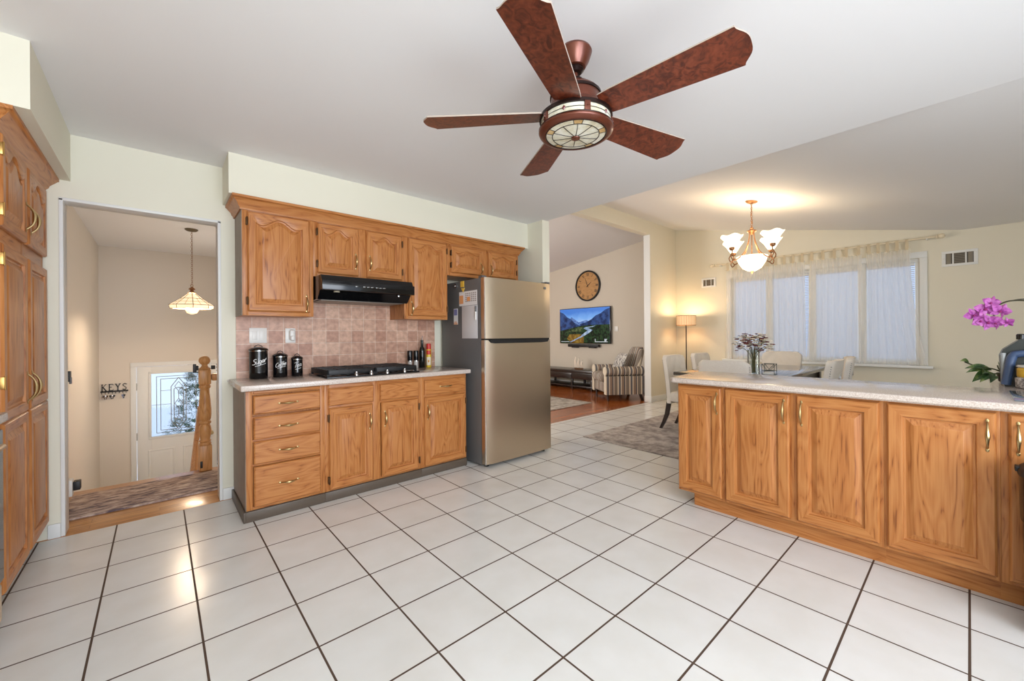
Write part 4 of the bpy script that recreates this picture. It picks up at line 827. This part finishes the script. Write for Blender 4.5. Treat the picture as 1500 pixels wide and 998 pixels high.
for s_ in (-1, 1):
    MB().lathe([(.013, 0), (.026, s_ * .006), (.026, s_ * .014), (.016, s_ * .02), (.03, s_ * .04), (.032, s_ * .055), (.022, s_ * .075), (.002, s_ * .08)], (0, s_ * 1.33, 0), 16, axis='y').build('finial', mat('cream_finial', (226, 212, 184), .4) if s_ < 0 else bpy.data.materials['cream_finial'], rd)
    MB().box(-.006, .085, s_ * 1.25 - .008, s_ * 1.25 + .008, -.022, -.006, .002).build('rod_bracket', white_plastic, rd)
cl = ['rightmost sheer cream curtain panel, beside the large wall vent', 'second sheer cream curtain panel from the right', 'second sheer cream curtain panel from the left', 'leftmost sheer cream curtain panel, behind the chandelier']
cur = [(.50, .93, .36, .97), (.98, 1.57, 1.00, 1.615), (1.63, 2.155, 1.62, 2.16), (2.165, 2.75, 2.168, 2.78)]
for i, (t0, t1, b0, b1) in enumerate(cur):
    t = thing('sheer_curtain', cl[i], 'curtain', (rod_x, (t0 + t1) / 2, wz0 + .005), group='sheer tab-top curtains'); yc = (t0 + t1) / 2
    nz, ny = 14, 60; vs = []; zt = rod_z - .105 - (wz0 + .005); ph = random.uniform(0, 6)
    for a in range(nz + 1):
        q = a / nz; z = zt * (1 - q); e = q ** 2
        y0, y1 = t0 + (b0 - t0) * e, t1 + (b1 - t1) * e
        for b_ in range(ny + 1):
            u = b_ / ny; sagz = -.012 * abs(math.sin(u * PI * 4)) if a == 0 else 0
            vs.append((.012 * math.sin(u * 2 * PI * 6.5 + ph) * (.6 + .4 * q) + .007 * math.sin(u * 2 * PI * 15 + ph * 2 + q * 2), y0 + (y1 - y0) * (u + .012 * math.sin(u * 2 * PI * 6.5 + ph + 1) * q) - yc, z + sagz))
    fs = [(a * (ny + 1) + b_, a * (ny + 1) + b_ + 1, (a + 1) * (ny + 1) + b_ + 1, (a + 1) * (ny + 1) + b_) for a in range(nz) for b_ in range(ny)]
    MB().add(vs, fs).build('cloth', sheer_m, t, ang=180, fix=False)
    for k in range(5):
        y = t0 + .03 + (t1 - t0 - .06) * k / 4 - yc; hz = rod_z - (wz0 + .005); P = [(.010, zt - .02), (.017, hz - .03), (.016, hz + .006), (.008, hz + .016), (-.008, hz + .016), (-.016, hz + .006), (-.017, hz - .03), (-.010, zt - .02)]
        MB().loops([[(x, y + s_, z) for x, z in P] for s_ in (-.016, .016)], False).build('tab', tab_m, t, fix=False)
def vent(label, y0, y1, z0, z1):
    t = thing('wall_vent', label, 'vent', (WX, (y0 + y1) / 2, z0)); w, h_ = y1 - y0, z1 - z0; w2 = w / 2
    f_ = MB()
    for a, b_, c0, c1 in ((-w2, w2, 0, .03), (-w2, w2, h_ - .03, h_), (-w2, -w2 + .035, .03, h_ - .03), (w2 - .035, w2, .03, h_ - .03), (-w2 + w * .30, -w2 + w * .345, .03, h_ - .03), (w2 - w * .345, w2 - w * .30, .03, h_ - .03)): f_.box(-.008, -.001, a, b_, c0, c1, .002)
    f_.build('frame', trim_white, t); MB().box(-.002, -.0005, -w2 + .02, w2 - .02, .02, h_ - .02).build('duct_shade', mat('vent_shadow_grey', (84, 78, 70), .7) if 'vent_shadow_grey' not in bpy.data.materials else bpy.data.materials['vent_shadow_grey'], t)  # flat dark sheet paints the shade behind the louvers
    l_ = MB(); vm = mat('vent_louver', (146, 136, 118), .5) if 'vent_louver' not in bpy.data.materials else bpy.data.materials['vent_louver']
    for k in range(7): z = .035 + (h_ - .07) * k / 6; l_.box(-.006, -.003, -w2 + w * .345, w2 - w * .345, z - .003, z + .003)
    for s_ in (-1, 1):
        for k in range(5): y = s_ * (w2 - .045 - (w * .3 - .06) * k / 4); l_.box(-.006, -.003, y - .003, y + .003, .03, h_ - .03)
    l_.build('louvers', vm, t); MB().tube([(-.008, w2 - .02, h_ * .45), (-.02, w2 - .015, h_ * .55)], .004, 6).build('damper_lever', white_plastic, t); return t
vent('large white air vent high on the wall right of the window', -.075, .225, 2.005, 2.195); vent('small white air vent high on the wall left of the window', 2.95, 3.20, 2.02, 2.19)
tag(rounded([(3.70, -.2), (3.70, 2.97), (6.9, 2.97), (6.9, -.2)], 0, .012, .003).build('area_rug', dining_rug_m), 'grey mottled area rug under the dining table', 'rug')

# dining table and chairs
tb = thing('dining_table', 'long dark polished dining table behind the peninsula counter', 'table', (5.40, 1.715, .0))
MB().box(-.98, .98, -.525, .525, .722, .76, .006).build('tabletop', tabletop_m, tb); MB().box(-.90, .90, -.45, .45, .63, .721, .004).build('apron', espresso, tb)
for x in (-.88, .88):
    for y in (-.43, .43): MB().loops([[(x + a * w_, y + b_ * w_, z) for a, b_ in ((-1, -1), (1, -1), (1, 1), (-1, 1))] for z, w_ in ((.013, .028), (.60, .042), (.70, .042))], True, True, True).build('leg', espresso, tb)
def make_chair():
    t = thing('dining_chair', 'x', 'chair', group='tufted dining chairs')
    MB().box(-.235, .235, -.24, .22, .36, .485, .03).build('seat', uphol, t)
    # backrest: curved slab with rounded top corners
    nx, nz = 16, 16; front, rear = [], []
    for k, out in ((0, front), (1, rear)):
        for a in range(nz + 1):
            q = a / nz; z = .34 + .585 * q; hw = .232 + .012 * q
            if q > .9: hw -= .05 * ((q - .9) / .1) ** 2.2
            row = []
            for b_ in range(nx + 1):
                u = -1 + 2 * b_ / nx; y = .205 + .06 * q ** 1.6 - .025 * u * u + (0 if k == 0 else .072)
                if k == 0 and q > .38: y += .010 * math.cos(u * PI * 3) * math.cos((q - .4) * PI * 5) * (1 - u ** 6)
                if b_ in (0, nx): y += .012 if k == 0 else -.012
                row.append((u * hw, y, z - (.006 if (a == nz and k == 0) else 0)))
            out.append(row)
    vs = [p for r in front for p in r] + [p for r in rear for p in r]; W_ = nx + 1; off = W_ * (nz + 1); fs = []
    for a in range(nz):
        for b_ in range(nx): i = a * W_ + b_; fs += [(i, i + 1, i + W_ + 1, i + W_), (off + i, off + i + W_, off + i + W_ + 1, off + i + 1)]
        for e in (0, nx): i = a * W_ + e; fs.append((i, i + W_, off + i + W_, off + i))
    for b_ in range(nx):
        fs.append((b_, b_ + 1, off + b_ + 1, off + b_)); i = nz * W_ + b_; fs.append((i, i + 1, off + i + 1, off + i))
    bk = MB().add(vs, fs).build('backrest', uphol, t, ang=60)
    bt = MB()
    for q, us in ((.55, (-.66, -.22, .22, .66)), (.75, (-.44, 0, .44)), (.9, (-.66, -.22, .22, .66))):
        for u in us: z = .34 + .585 * q; bt.ball((u * .235, .205 + .06 * q ** 1.6 - .025 * u * u + .004, z), .009, 8, sc=(1, .5, 1))
    bt.build('tufting_buttons', uphol, bk)['kind'] = 'stuff'
    nl_ = MB()
    for s_ in (-1, 1):
        for a in range(22):
            q = .12 + .78 * a / 21; z = .34 + .585 * q; hw = .232 + .012 * q; nl_.ball((s_ * (hw + .0005), .205 + .06 * q ** 1.6 + .035, z), .0055, 6)
    nl_.build('nailheads', chrome, bk)['kind'] = 'stuff'
    MB().tube([(.03 * math.cos(2 * PI * i / 20), .312, .755 + .03 * math.sin(2 * PI * i / 20)) for i in range(20)], .0045, 6, closed=True).lathe([(.022, .288), (.022, .298), (.012, .312), (.002, .313)], (0, 0, .785), 14, axis='y').build('ring_pull', chrome, bk)
    for s_ in (-1, 1):
        MB().loops([[(s_ * .195 + a * w_, -.20 + b_ * w_, z) for a, b_ in ((-1, -1), (1, -1), (1, 1), (-1, 1))] for z, w_ in ((.013, .014), (.37, .023))], True, True, True).build('leg', espresso, t)
        P = [(.013, .345), (.09, .305), (.2, .262), (.35, .235)]
        MB().loops([[(s_ * .195 + a * w_, y + b_ * w_, z) for a, b_ in ((-1, -1), (1, -1), (1, 1), (-1, 1))] for (z, y), w_ in zip(P, (.015, .018, .021, .022))], True, True, True).build('leg', espresso, t)
    return t
ch0 = make_chair()
ch0.location = (4.93, 2.22, 0); ch0['label'] = 'tufted cream chair with dark rear leg showing just past the peninsula cabinet end'
dup(ch0, (5.70, 2.22, 0), 0, 'tufted cream chair partly hidden behind the plain white chair back')
dup(ch0, (4.50, 1.62, 0), PI / 2, 'cream chair showing its plain smooth back at the table end nearest the counter')
dup(ch0, (6.52, 1.80, 0), -PI / 2, 'tufted cream chair at the far table end below the window')
dup(ch0, (5.0, 1.15, 0), PI, 'cream chair with nailhead side and ring pull, nearer of the two right of the table')
dup(ch0, (5.64, 1.15, 0), PI + .2, 'cream chair mostly hidden by another at the table right side, ring pull showing')
# vase, flowers, wire rack
vx, vy = 4.62, 1.475
vs_ = thing('glass_vase', 'clear cylinder glass vase of flowers on the dining table', 'vase', (vx, vy, .76)); MB().lathe([(.055, .0), (.057, .01), (.056, .25), (.060, .262), (.056, .262), (.052, .25), (.053, .012), (.002, .012)], seg=28, cap=False).build('vessel', clear_glass, vs_)
fl = thing('flower_bouquet', 'bouquet of small white and burgundy flowers in the glass vase', 'flowers', (vx, vy, .774)); sm = MB(); wh = MB(); bu = MB(); gr = MB()
for i in range(190):
    a = random.uniform(0, 2 * PI); el = random.uniform(-.30, 1.2); r = .18; fq = random.uniform(.35, 1.0) ** .6; c_ = (r * math.cos(a) * math.cos(el) * fq, r * math.sin(a) * math.cos(el) * fq, .285 + .15 * math.sin(el) * fq + .02 * (1 - fq))
    if i < 26: sm.tube(catmull([(.02 * math.cos(a * 3), .02 * math.sin(a * 3), .01), (c_[0] * .2, c_[1] * .2, .2), c_], 3), .0022, 5)
    tgt = (wh, bu, wh, bu, gr)[i % 5]; s_ = random.uniform(.014, .026)
    if tgt is gr: leaf(gr, c_, (c_[0] * 1.25, c_[1] * 1.25, c_[2] + .01), .02, .0, n=3)
    else:
        for j in range(5): an = 2 * PI * j / 5 + i; tgt.ball((c_[0] + s_ * .55 * math.cos(an), c_[1] + s_ * .55 * math.sin(an), c_[2]), s_ * .5, 6, sc=(1, 1, .5))
sm.build('stems', mat('flower_stem', (92, 96, 60), .6), fl)['kind'] = 'stuff'; o = wh.build('white_blossoms', mat('white_blossom', (232, 222, 200), .7), fl); o['kind'] = 'stuff'; o = bu.build('burgundy_blossoms', mat('burgundy_blossom', (106, 52, 50), .7), fl); o['kind'] = 'stuff'; gr.build('leaves', mat('brown_foliage', (98, 70, 48), .7), fl, fix=False)['kind'] = 'stuff'
wr = thing('wire_napkin_holder', 'small dark wire rack standing just right of the glass vase', 'napkin holder', (4.68, 1.355, .76)); mb = MB()
for x in (-.04, .04):
    mb.tube([(x, -.06, .01), (x, -.06, .12), (x, .05, .12), (x, .05, .01)], .0035, 6, closed=True); mb.tube([(x, -.06, .05), (x, .05, .05)], .003, 6); mb.tube([(x, -.06, .12), (x, 0, .05), (x, .05, .12)], .003, 6)
for y in (-.06, .05): mb.tube([(-.04, y, .01), (.04, y, .01)], .003, 6)
mb.build('wire_frame', mat('dark_green_wire', (46, 60, 56), .4, .5), wr); MB().box(-.034, .034, -.05, .04, .014, .03, .003).build('napkins', white_plastic, wr)
# floor lamp
lmp = thing('floor_lamp', 'slim floor lamp with lit woven drum shade in the dining corner', 'floor lamp', (7.08, 3.34, 0))
MB().lathe([(.12, 0), (.125, .006), (.12, .018), (.02, .024), (.012, .04)], seg=28).build('base', dark_bronze, lmp); MB().lathe([(.009, .03), (.009, 1.44)], seg=12).build('pole', dark_bronze, lmp)
MB().lathe([(.158, 1.345), (.160, 1.347), (.160, 1.515), (.158, 1.517), (.155, 1.515), (.155, 1.347)], seg=36, cap=False).build('lamp_shade', lamp_fabric, lmp)
sb = MB()
for i in range(26): a = 2 * PI * i / 26; sb.tube([(.1615 * math.cos(a), .1615 * math.sin(a), 1.345), (.1615 * math.cos(a), .1615 * math.sin(a), 1.517)], .0016, 4)
for z in (1.347, 1.515): sb.tube([(.162 * math.cos(2 * PI * i / 36), .162 * math.sin(2 * PI * i / 36), z) for i in range(36)], .004, 6, closed=True)
sb.build('shade_ribs', copper, lmp); MB().ball((0, 0, 1.44), .03, 12).build('bulb', lit_bulb, lmp)
bulb('floor_lamp_light', (7.08, 3.34, 1.50), 10, (1.0, .74, .44), .04)
# chandelier
cx, cy = 5.33, 1.71; zc_ = slope_z(cy)
cd_ = thing('chandelier', 'lit five-light copper chandelier with glass bowl above the dining table', 'chandelier', (cx, cy, 1.905)); z0 = -1.905
t_ = MB(); t_.T = Matrix.Translation((0, 0, zc_ + z0)) @ Matrix.Rotation(math.atan(.2), 4, 'X'); t_.lathe([(.064, 0), (.066, -.008), (.05, -.02), (.015, -.032)], seg=24); t_.build('canopy', copper, cd_)
ch = MB(); zt = zc_ - .025 + z0; zb = 2.455 + z0; nl = 12
for i in range(nl):
    c_ = zt - (zt - zb) * (i + .5) / nl; hl = (zt - zb) / nl * .64; P = []
    for j in range(10): a = 2 * PI * j / 10; u_, v_ = .009 * math.cos(a), hl * math.sin(a); P.append((u_, 0, c_ + v_) if i % 2 else (0, u_, c_ + v_))
    ch.tube(P, .0026, 5, closed=True)
ch.tube(catmull([(.0, 0, zt), (.01, .006, zt - .1), (-.012, .006, (zt + zb) / 2), (.012, -.006, zb + .06), (0, 0, zb)], 6), .0028, 5); ch.build('chain', copper, cd_)
MB().lathe([(.012, 2.46 + z0), (.02, 2.45 + z0), (.016, 2.435 + z0), (.05, 2.42 + z0), (.052, 2.41 + z0), (.03, 2.395 + z0), (.022, 2.38 + z0), (.008, 2.37 + z0)], seg=24).build('hub', copper, cd_)
MB().lathe([(.006, 2.38 + z0), (.006, 2.05 + z0)], seg=8).build('stem', copper, cd_)
bw = MB().lathe([(.162, 2.112 + z0), (.165, 2.108 + z0), (.145, 2.045 + z0), (.10, 1.972 + z0), (.04, 1.938 + z0), (.002, 1.936 + z0)], seg=36, cap=False).build('glass_bowl', lit_shade, cd_)
MB().lathe([(.022, 1.942 + z0), (.02, 1.93 + z0), (.01, 1.922 + z0), (.012, 1.915 + z0), (.002, 1.905 + z0)], seg=16).build('finial', copper, cd_)
va = math.atan2(-cy, -cx)
for j in range(4):
    a = va + PI / 4 + PI / 2 * j; dr = (math.cos(a), math.sin(a)); AR = .285
    def pt(r, z): return (dr[0] * r, dr[1] * r, z + z0)
    arm = MB().tube(catmull([pt(.03, 2.40), pt(.045, 2.30), pt(.10, 2.17), pt(.19, 2.085), pt(.255, 2.06), pt(.295, 2.09), pt(.285, 2.13), pt(.255, 2.125), pt(.262, 2.10)], 6), .006, 7)
    arm.tube(catmull([pt(.255, 2.06), pt(.30, 2.035), pt(.325, 2.07), pt(.305, 2.11), pt(.28, 2.15), pt(.285, 2.18)], 6), .006, 7)
    ar = arm.build('arm', copper, cd_)
    MB().lathe([(.012, 2.17 + z0), (.028, 2.18 + z0), (.03, 2.205 + z0), (.018, 2.22 + z0)], (dr[0] * AR, dr[1] * AR, 0), 16).build('candle_cup', copper, ar)
    n = 30; ls = []
    for z, r in ((2.205, .03), (2.235, .050), (2.28, .076), (2.325, .108), (2.338, .120), (2.334, .114), (2.28, .071), (2.237, .047)):
        ls.append([(dr[0] * AR + r * math.cos(2 * PI * i / n), dr[1] * AR + r * math.sin(2 * PI * i / n), z + z0 + (.010 * math.cos(5 * 2 * PI * i / n) if r > .1 else 0)) for i in range(n)])
    MB().loops(ls, True, True, True).build('glass_shade', lit_shade, ar, ang=60)
    bulb('chandelier_light', (cx + dr[0] * AR, cy + dr[1] * AR, 2.35), 2.8, (1.0, .78, .52), .08)
bulb('chandelier_bowl_light', (cx, cy, 2.20), 3.0, (1.0, .78, .5), .06)
bulb('chandelier_down_light', (cx, cy, 1.86), 6.0, (1.0, .80, .55), .08)

# ------------------------------------------------------------------ living room
tvy, tvz = (5.11 + 6.57) / 2, .99; hw, hh = .725, .82
tv = thing('television', 'wall-mounted television showing a blue mountain valley with river', 'television', (WX, tvy, tvz))
MB().box(-.075, -.03, -hw, hw, 0, hh, .004).build('casing', black_gloss, tv); MB().box(-.03, -.002, -.2, .2, .25, .55).build('wall_mount', black_matte, tv)
def em(name, c, s=.9): return mat(name, (0, 0, 0), .2, emit=c, es=s)
sky_m = bpy.data.materials.new('screen_sky'); sky_m.use_nodes = True; N, L, b = nodes(sky_m); b.inputs['Base Color'].default_value = (0, 0, 0, 1); tc = N.new('ShaderNodeTexCoord'); sp = N.new('ShaderNodeSeparateXYZ'); L.new(tc.outputs['Object'], sp.inputs[0]); ad = N.new('ShaderNodeMath'); ad.operation = 'MULTIPLY_ADD'; ad.inputs[1].default_value = 2.2; ad.inputs[2].default_value = -.85; L.new(sp.outputs[2], ad.inputs[0])
ns = N.new('ShaderNodeTexNoise'); ns.inputs['Scale'].default_value = 4; L.new(tc.outputs['Object'], ns.inputs[0]); a2 = N.new('ShaderNodeMath'); a2.operation = 'MULTIPLY_ADD'; a2.inputs[1].default_value = .5; L.new(ns.outputs[0], a2.inputs[0]); L.new(ad.outputs[0], a2.inputs[2])
r = ramp(N, [(.3, (206, 226, 250)), (.7, (120, 176, 246)), (1.0, (70, 130, 220))]); L.new(a2.outputs[0], r.inputs[0]); L.new(r.outputs[0], b.inputs['Emission Color']); b.inputs['Emission Strength'].default_value = .9
def noisy(name, c1, c2, sc_):
    M = em(name, c1); N, L, b = nodes(M); mp = objcoord(N, L, (1, 1, 1)); n = N.new('ShaderNodeTexNoise'); n.inputs['Scale'].default_value = sc_; n.inputs['Detail'].default_value = 5; L.new(mp.outputs[0], n.inputs[0]); r = ramp(N, [(.42, c1), (.6, c2)]); L.new(n.outputs[0], r.inputs[0]); L.new(r.outputs[0], b.inputs['Emission Color']); return M
ms = [sky_m, noisy('screen_far_peaks', (70, 104, 170), (120, 150, 206), 12), noisy('screen_slopes', (24, 42, 84), (54, 84, 140), 9), noisy('screen_forest', (8, 20, 14), (40, 70, 40), 22), noisy('screen_river', (130, 156, 190), (190, 206, 226), 14), noisy('screen_field', (110, 76, 26), (150, 120, 50), 14), noisy('screen_meadow', (40, 66, 40), (100, 110, 70), 16), em('screen_caption', (210, 214, 220), .8)]
sc = MB()
def img(P, k, d): sc.add([(-.0752 - d * .00012, hw * .985 - u * 2 * hw * .985, .012 + v * (hh - .024)) for u, v in P], [tuple(range(len(P)))], k)
img([(0, 0), (1, 0), (1, 1), (0, 1)], 0, 0)
img([(.1, .5), (.1, .72), (.2, .70), (.25, .76), (.33, .68), (.4, .60), (.55, .66), (.62, .62), (.75, .74), (.85, .5)], 1, 1)
img([(0, .3), (0, .93), (.08, .88), (.16, .76), (.24, .70), (.30, .60), (.38, .54), (.45, .50), (.45, .3)], 2, 2)
img([(1, .3), (1, .97), (.92, .93), (.84, .84), (.74, .78), (.66, .68), (.56, .60), (.42, .55), (.40, .3)], 2, 3)
img([(0, 0), (0, .36), (.2, .42), (.45, .50), (.7, .52), (1, .52), (1, 0)], 3, 4)
img([(.12, .30), (.25, .34), (.45, .33), (.5, .40), (.55, .44), (.4, .46), (.3, .40)], 6, 5)
img([(.15, .12), (.2, .25), (.42, .26), (.5, .2), (.5, 0), (.25, 0)], 5, 6)
img([(.45, .22), (.52, .30), (.58, .36), (.50, .42), (.53, .455), (.66, .475), (.74, .51), (.70, .465), (.58, .435), (.68, .37), (.60, .28), (.5, .2)], 4, 7)
img([(.2, .02), (.24, .02), (.50, .20), (.47, .22)], 4, 8)
img([(.72, .03), (.96, .03), (.96, .05), (.72, .05)], 7, 9); img([(.72, .05), (.735, .05), (.735, .12), (.72, .12)], 7, 10); img([(.90, .05), (.93, .05), (.95, .12), (.90, .12)], 7, 11); img([(.02, .03), (.2, .03), (.2, .045), (.02, .045)], 7, 12)
sc.build('screen', ms, tv, fix=False, smooth=False)
sbar = thing('soundbar', 'black soundbar mounted under the television', 'soundbar', (WX, 5.86, .90)); MB().box(-.10, -.02, -.44, .44, .01, .075, .01).build('body', black_matte, sbar)
for y in (-.25, .25): MB().box(-.09, -.002, y - .08, y + .08, -.01, .012, .004).build('wall_bracket', black_matte, sbar)
tag(MB().box(WX - .012, WX - .0005, 4.97, 5.05, 1.26, 1.37, .002).build('cable_plate', white_plastic), 'white wall plate beside the right edge of the television', 'wall plate')
ck = thing('wall_clock', 'round tan wall clock with black rim and roman numerals', 'clock', (WX, 5.76, 2.31)); R = .35
MB().lathe([(R * .9, -.002), (R, -.002), (R, -.035), (R * .96, -.045), (R * .91, -.04), (R * .9, -.02)], seg=56, axis='x', cap=False).build('rim', black_matte, ck, ang=60); MB().lathe([(R * .91, -.003), (R * .91, -.018), (.002, -.018)], seg=48, axis='x').build('dial', wood('tan_dial', 'y', (196, 150, 98), (184, 138, 88), (160, 116, 70), .6), ck)
nm = MB(); RN = ['XII', 'I', 'II', 'III', 'IIII', 'V', 'VI', 'VII', 'VIII', 'IX', 'X', 'XI']
for i, txt in enumerate(RN):
    a = 2 * PI * i / 12; wch = {'I': .016, 'V': .034, 'X': .034}; tw = sum(wch[c_] for c_ in txt); x = -tw / 2
    def P2(u, v):  # u tangential, v radial
        rr = R * .74 + v; yy = -(rr * math.sin(a) + u * math.cos(a)); zz_ = rr * math.cos(a) - u * math.sin(a); return (-.0185, yy, zz_)
    def stroke(u0, v0, u1, v1, w_):
        d_ = Vector((u1 - u0, v1 - v0)).normalized(); n_ = Vector((-d_.y, d_.x)) * w_ / 2; nm.add([P2(u0 + n_.x, v0 + n_.y), P2(u1 + n_.x, v1 + n_.y), P2(u1 - n_.x, v1 - n_.y), P2(u0 - n_.x, v0 - n_.y)], [(0, 1, 2, 3)])
    for c_ in txt:
        w_ = wch[c_]; m_ = x + w_ / 2
        if c_ == 'I': stroke(m_, -.035, m_, .035, .009)
        elif c_ == 'V': stroke(m_ - .012, .035, m_, -.035, .009); stroke(m_ + .012, .035, m_, -.035, .005)
        else: stroke(m_ - .012, .035, m_ + .012, -.035, .009); stroke(m_ + .012, .035, m_ - .012, -.035, .005)
        x += w_
nm.build('numerals', black_matte, ck, fix=False)
for ang_, ln_, w_, nm_ in ((math.radians(-22), .21, .012, 'minute_hand'), (math.radians(52), .14, .016, 'hour_hand')):
    mb = MB(); mb.T = Matrix.Rotation(ang_, 4, 'X'); mb.prism([(-w_ * .4, -.04), (w_ * .4, -.04), (w_ * .5, ln_ * .5), (0, ln_), (-w_ * .5, ln_ * .5)], -.024, -.021, lambda a, b_, d: (d, -a, b_)); mb.T = None
    mb.build(nm_, black_matte, ck)
ts = thing('tv_stand', 'long low espresso console with open lower shelf under the television', 'console', (7.08, 6.25, 0)); hw_ = 1.42
MB().box(-.26, .26, -hw_, hw_, .36, .42, .006).build('top', espresso, ts); MB().box(-.25, .25, -hw_ + .02, hw_ - .02, .225, .36, .004).build('case', espresso, ts)
for i in range(3):
    y0 = -hw_ + .04 + i * .925; d_ = MB().box(-.262, -.25, y0, y0 + .90, .235, .352, .003).build('drawer_front', espresso, ts); MB().ball((-.27, y0 + .45, .295), .012, 8).build('knob', black_matte, d_)
MB().box(-.25, .25, -hw_ + .01, hw_ - .01, .055, .085, .004).build('lower_shelf', espresso, ts)
for y in (-hw_ + .03, -.98, -.45, .45, .98, hw_ - .03):
    for x in (-.22, .22): MB().box(x - .022, x + .022, y - .022, y + .022, 0, .226, .003).build('leg', espresso, ts)
sp_ = thing('sailboat_ornament', 'small wooden sailboat ornament with white sails on the console', 'ornament', (7.0, 5.72, .42)); MB().loops([[(x * s_, y * s_, z) for x, y in ((0, -.14), (.04, -.06), (.04, .06), (0, .15), (-.04, .06), (-.04, -.06))] for z, s_ in ((0, .7), (.035, 1.0))], True, True, True).build('hull', mat('brown_hull', (120, 84, 58), .5), sp_); MB().box(-.06, .06, -.17, .17, -.0, .006).build('stand', espresso, sp_)
sail_m = mat('cream_sail', (226, 212, 194), .7)
for y, h_, w_ in ((.09, .24, .09), (.0, .20, .08), (-.09, .15, .08)):
    mb = MB(); ls = []
    for q in range(7):
        t__ = q / 6; wd = w_ * (1 - t__ * .75); bul = .025 * math.sin(PI * min(1, t__ * 1.1)); ls.append([(-bul - .002, y - wd / 2, .05 + h_ * t__), (-bul * 1.4 - .004, y, .05 + h_ * t__), (-bul - .002, y + wd / 2, .05 + h_ * t__), (-bul * 1.4 + .002, y, .05 + h_ * t__)])
    mb.loops(ls, True, True, True).build('sail', sail_m, sp_); MB().tube([(0.01, y, .03), (0.01, y, .06 + h_)], .004, 6).build('mast', espresso, sp_)
# striped armchair (local: faces -y)
def stripes():
    M = mat('striped_upholstery', (150, 140, 128), .85); N, L, b = nodes(M); t = N.new('ShaderNodeTexCoord'); sp = N.new('ShaderNodeSeparateXYZ'); L.new(t.outputs['UV'], sp.inputs[0])
    fr = N.new('ShaderNodeMath'); fr.operation = 'FRACT'; mu = N.new('ShaderNodeMath'); mu.operation = 'MULTIPLY'; mu.inputs[1].default_value = 4.6; L.new(sp.outputs[0], mu.inputs[0]); L.new(mu.outputs[0], fr.inputs[0])
    st = [(0.0, (136, 124, 112)), (.28, (226, 214, 192)), (.38, (112, 110, 114)), (.56, (226, 214, 192)), (.64, (150, 128, 112)), (.84, (92, 90, 96)), (.94, (226, 214, 192))]
    r = ramp(N, st); r.color_ramp.interpolation = 'CONSTANT'; L.new(fr.outputs[0], r.inputs[0]); L.new(r.outputs[0], b.inputs['Base Color']); return M
str_m = stripes()
def set_u(o, fn):
    me = o.data; uv = me.uv_layers.new(name='UVMap')
    for pl in me.polygons:
        for li in pl.loop_indices: v = me.vertices[me.loops[li].vertex_index].co; uv.data[li].uv = (fn(v, pl), v.z)
    return o
ac = thing('armchair', 'striped grey and cream roll-arm armchair beside the television wall', 'armchair', (6.47, 4.36, 0), -2.18)
fnx = lambda v, pl: v.x; fny = lambda v, pl: v.y
set_u(MB().box(-.29, .29, -.36, .30, .14, .34, .04).build('base', str_m, ac), fnx)
set_u(MB().box(-.285, .285, -.42, .22, .33, .50, .07).build('seat_cushion', str_m, ac), fnx)
for s_ in (-1, 1):
    mb = MB(); prof = [(.0, .12), (.0, .46)] + [(-.03 + .0 + .085 * math.cos(a) + .055, .53 + .085 * math.sin(a)) for a in [PI * 1.15 - 2 * PI * .8 * i / 14 for i in range(15)]] + [(.10, .45), (.10, .12)]
    prof = [(.29 + x, z) for x, z in prof]; mb.prism([(s_ * x, z) for x, z in prof], -.37, .34, lambda a, b_, d: (a, d, b_)); set_u(mb.build('arm', str_m, ac, ang=40), fny)
mb = MB(); ls = []
for q in range(11):
    t__ = q / 10; z = .40 + .55 * t__; hw2 = .30 - .03 * t__ - (.10 * max(0, (t__ - .8) / .2) ** 2); y0 = .16 + .17 * t__; th = .15 - .03 * t__
    ls.append([(hw2 * math.cos(2 * PI * i / 24) * (1 if True else 0), y0 + th / 2 + th / 2 * math.copysign(abs(math.sin(2 * PI * i / 24)) ** .5, math.sin(2 * PI * i / 24)), z) for i in range(24)])
set_u(mb.loops(ls, True, True, True).build('backrest', str_m, ac, ang=60), fnx)
for x in (-.30, .33):
    MB().lathe([(.014, 0), (.018, .03), (.014, .05), (.026, .10), (.03, .14)], (x, -.31, 0), 14).build('leg', espresso, ac); MB().loops([[(x + a * .02, .28 + b_ * .02 + dy, z) for a, b_ in ((-1, -1), (1, -1), (1, 1), (-1, 1))] for z, dy in ((0, .05), (.14, 0))], True, True, True).build('leg', espresso, ac)
pl = MB(); n = 10; ls = []
for k, sg in ((0, 1), (1, -1)):
    pass
g = [[(u, v) for u in [-1 + 2 * i / n for i in range(n + 1)]] for v in [-1 + 2 * j / n for j in range(n + 1)]]
pl.T = Matrix.Translation(ac.location) @ Matrix.Rotation(ac.rotation_euler[2], 4, 'Z') @ Matrix.Translation((.02, .03, .67)) @ Matrix.Rotation(-.42, 4, 'X')
for sg in (1, -1):
    vs = [(u * .21 * (1 - .06 * v * v), sg * .065 * ((1 - u * u) * (1 - v * v)) ** .45 , v * .19 * (1 - .06 * u * u)) for row in g for u, v in row]
    pl.add(vs, [(a * (n + 1) + b_, a * (n + 1) + b_ + 1, (a + 1) * (n + 1) + b_ + 1, (a + 1) * (n + 1) + b_) for a in range(n) for b_ in range(n)])
tag(pl.build('throw_pillow', speckle('grey_print_pillow', (196, 190, 182), ((96, 96, 100), (224, 220, 212)), 26, .9), ang=60), 'grey and white patterned throw pillow leaning in the striped armchair', 'pillow')
tag(rounded([(3.2, 4.34), (5.66, 4.34), (5.66, 6.9), (3.2, 6.9)], 0, .014, .004).build('area_rug', living_rug_m), 'pale flecked area rug on the living room wood floor', 'rug')
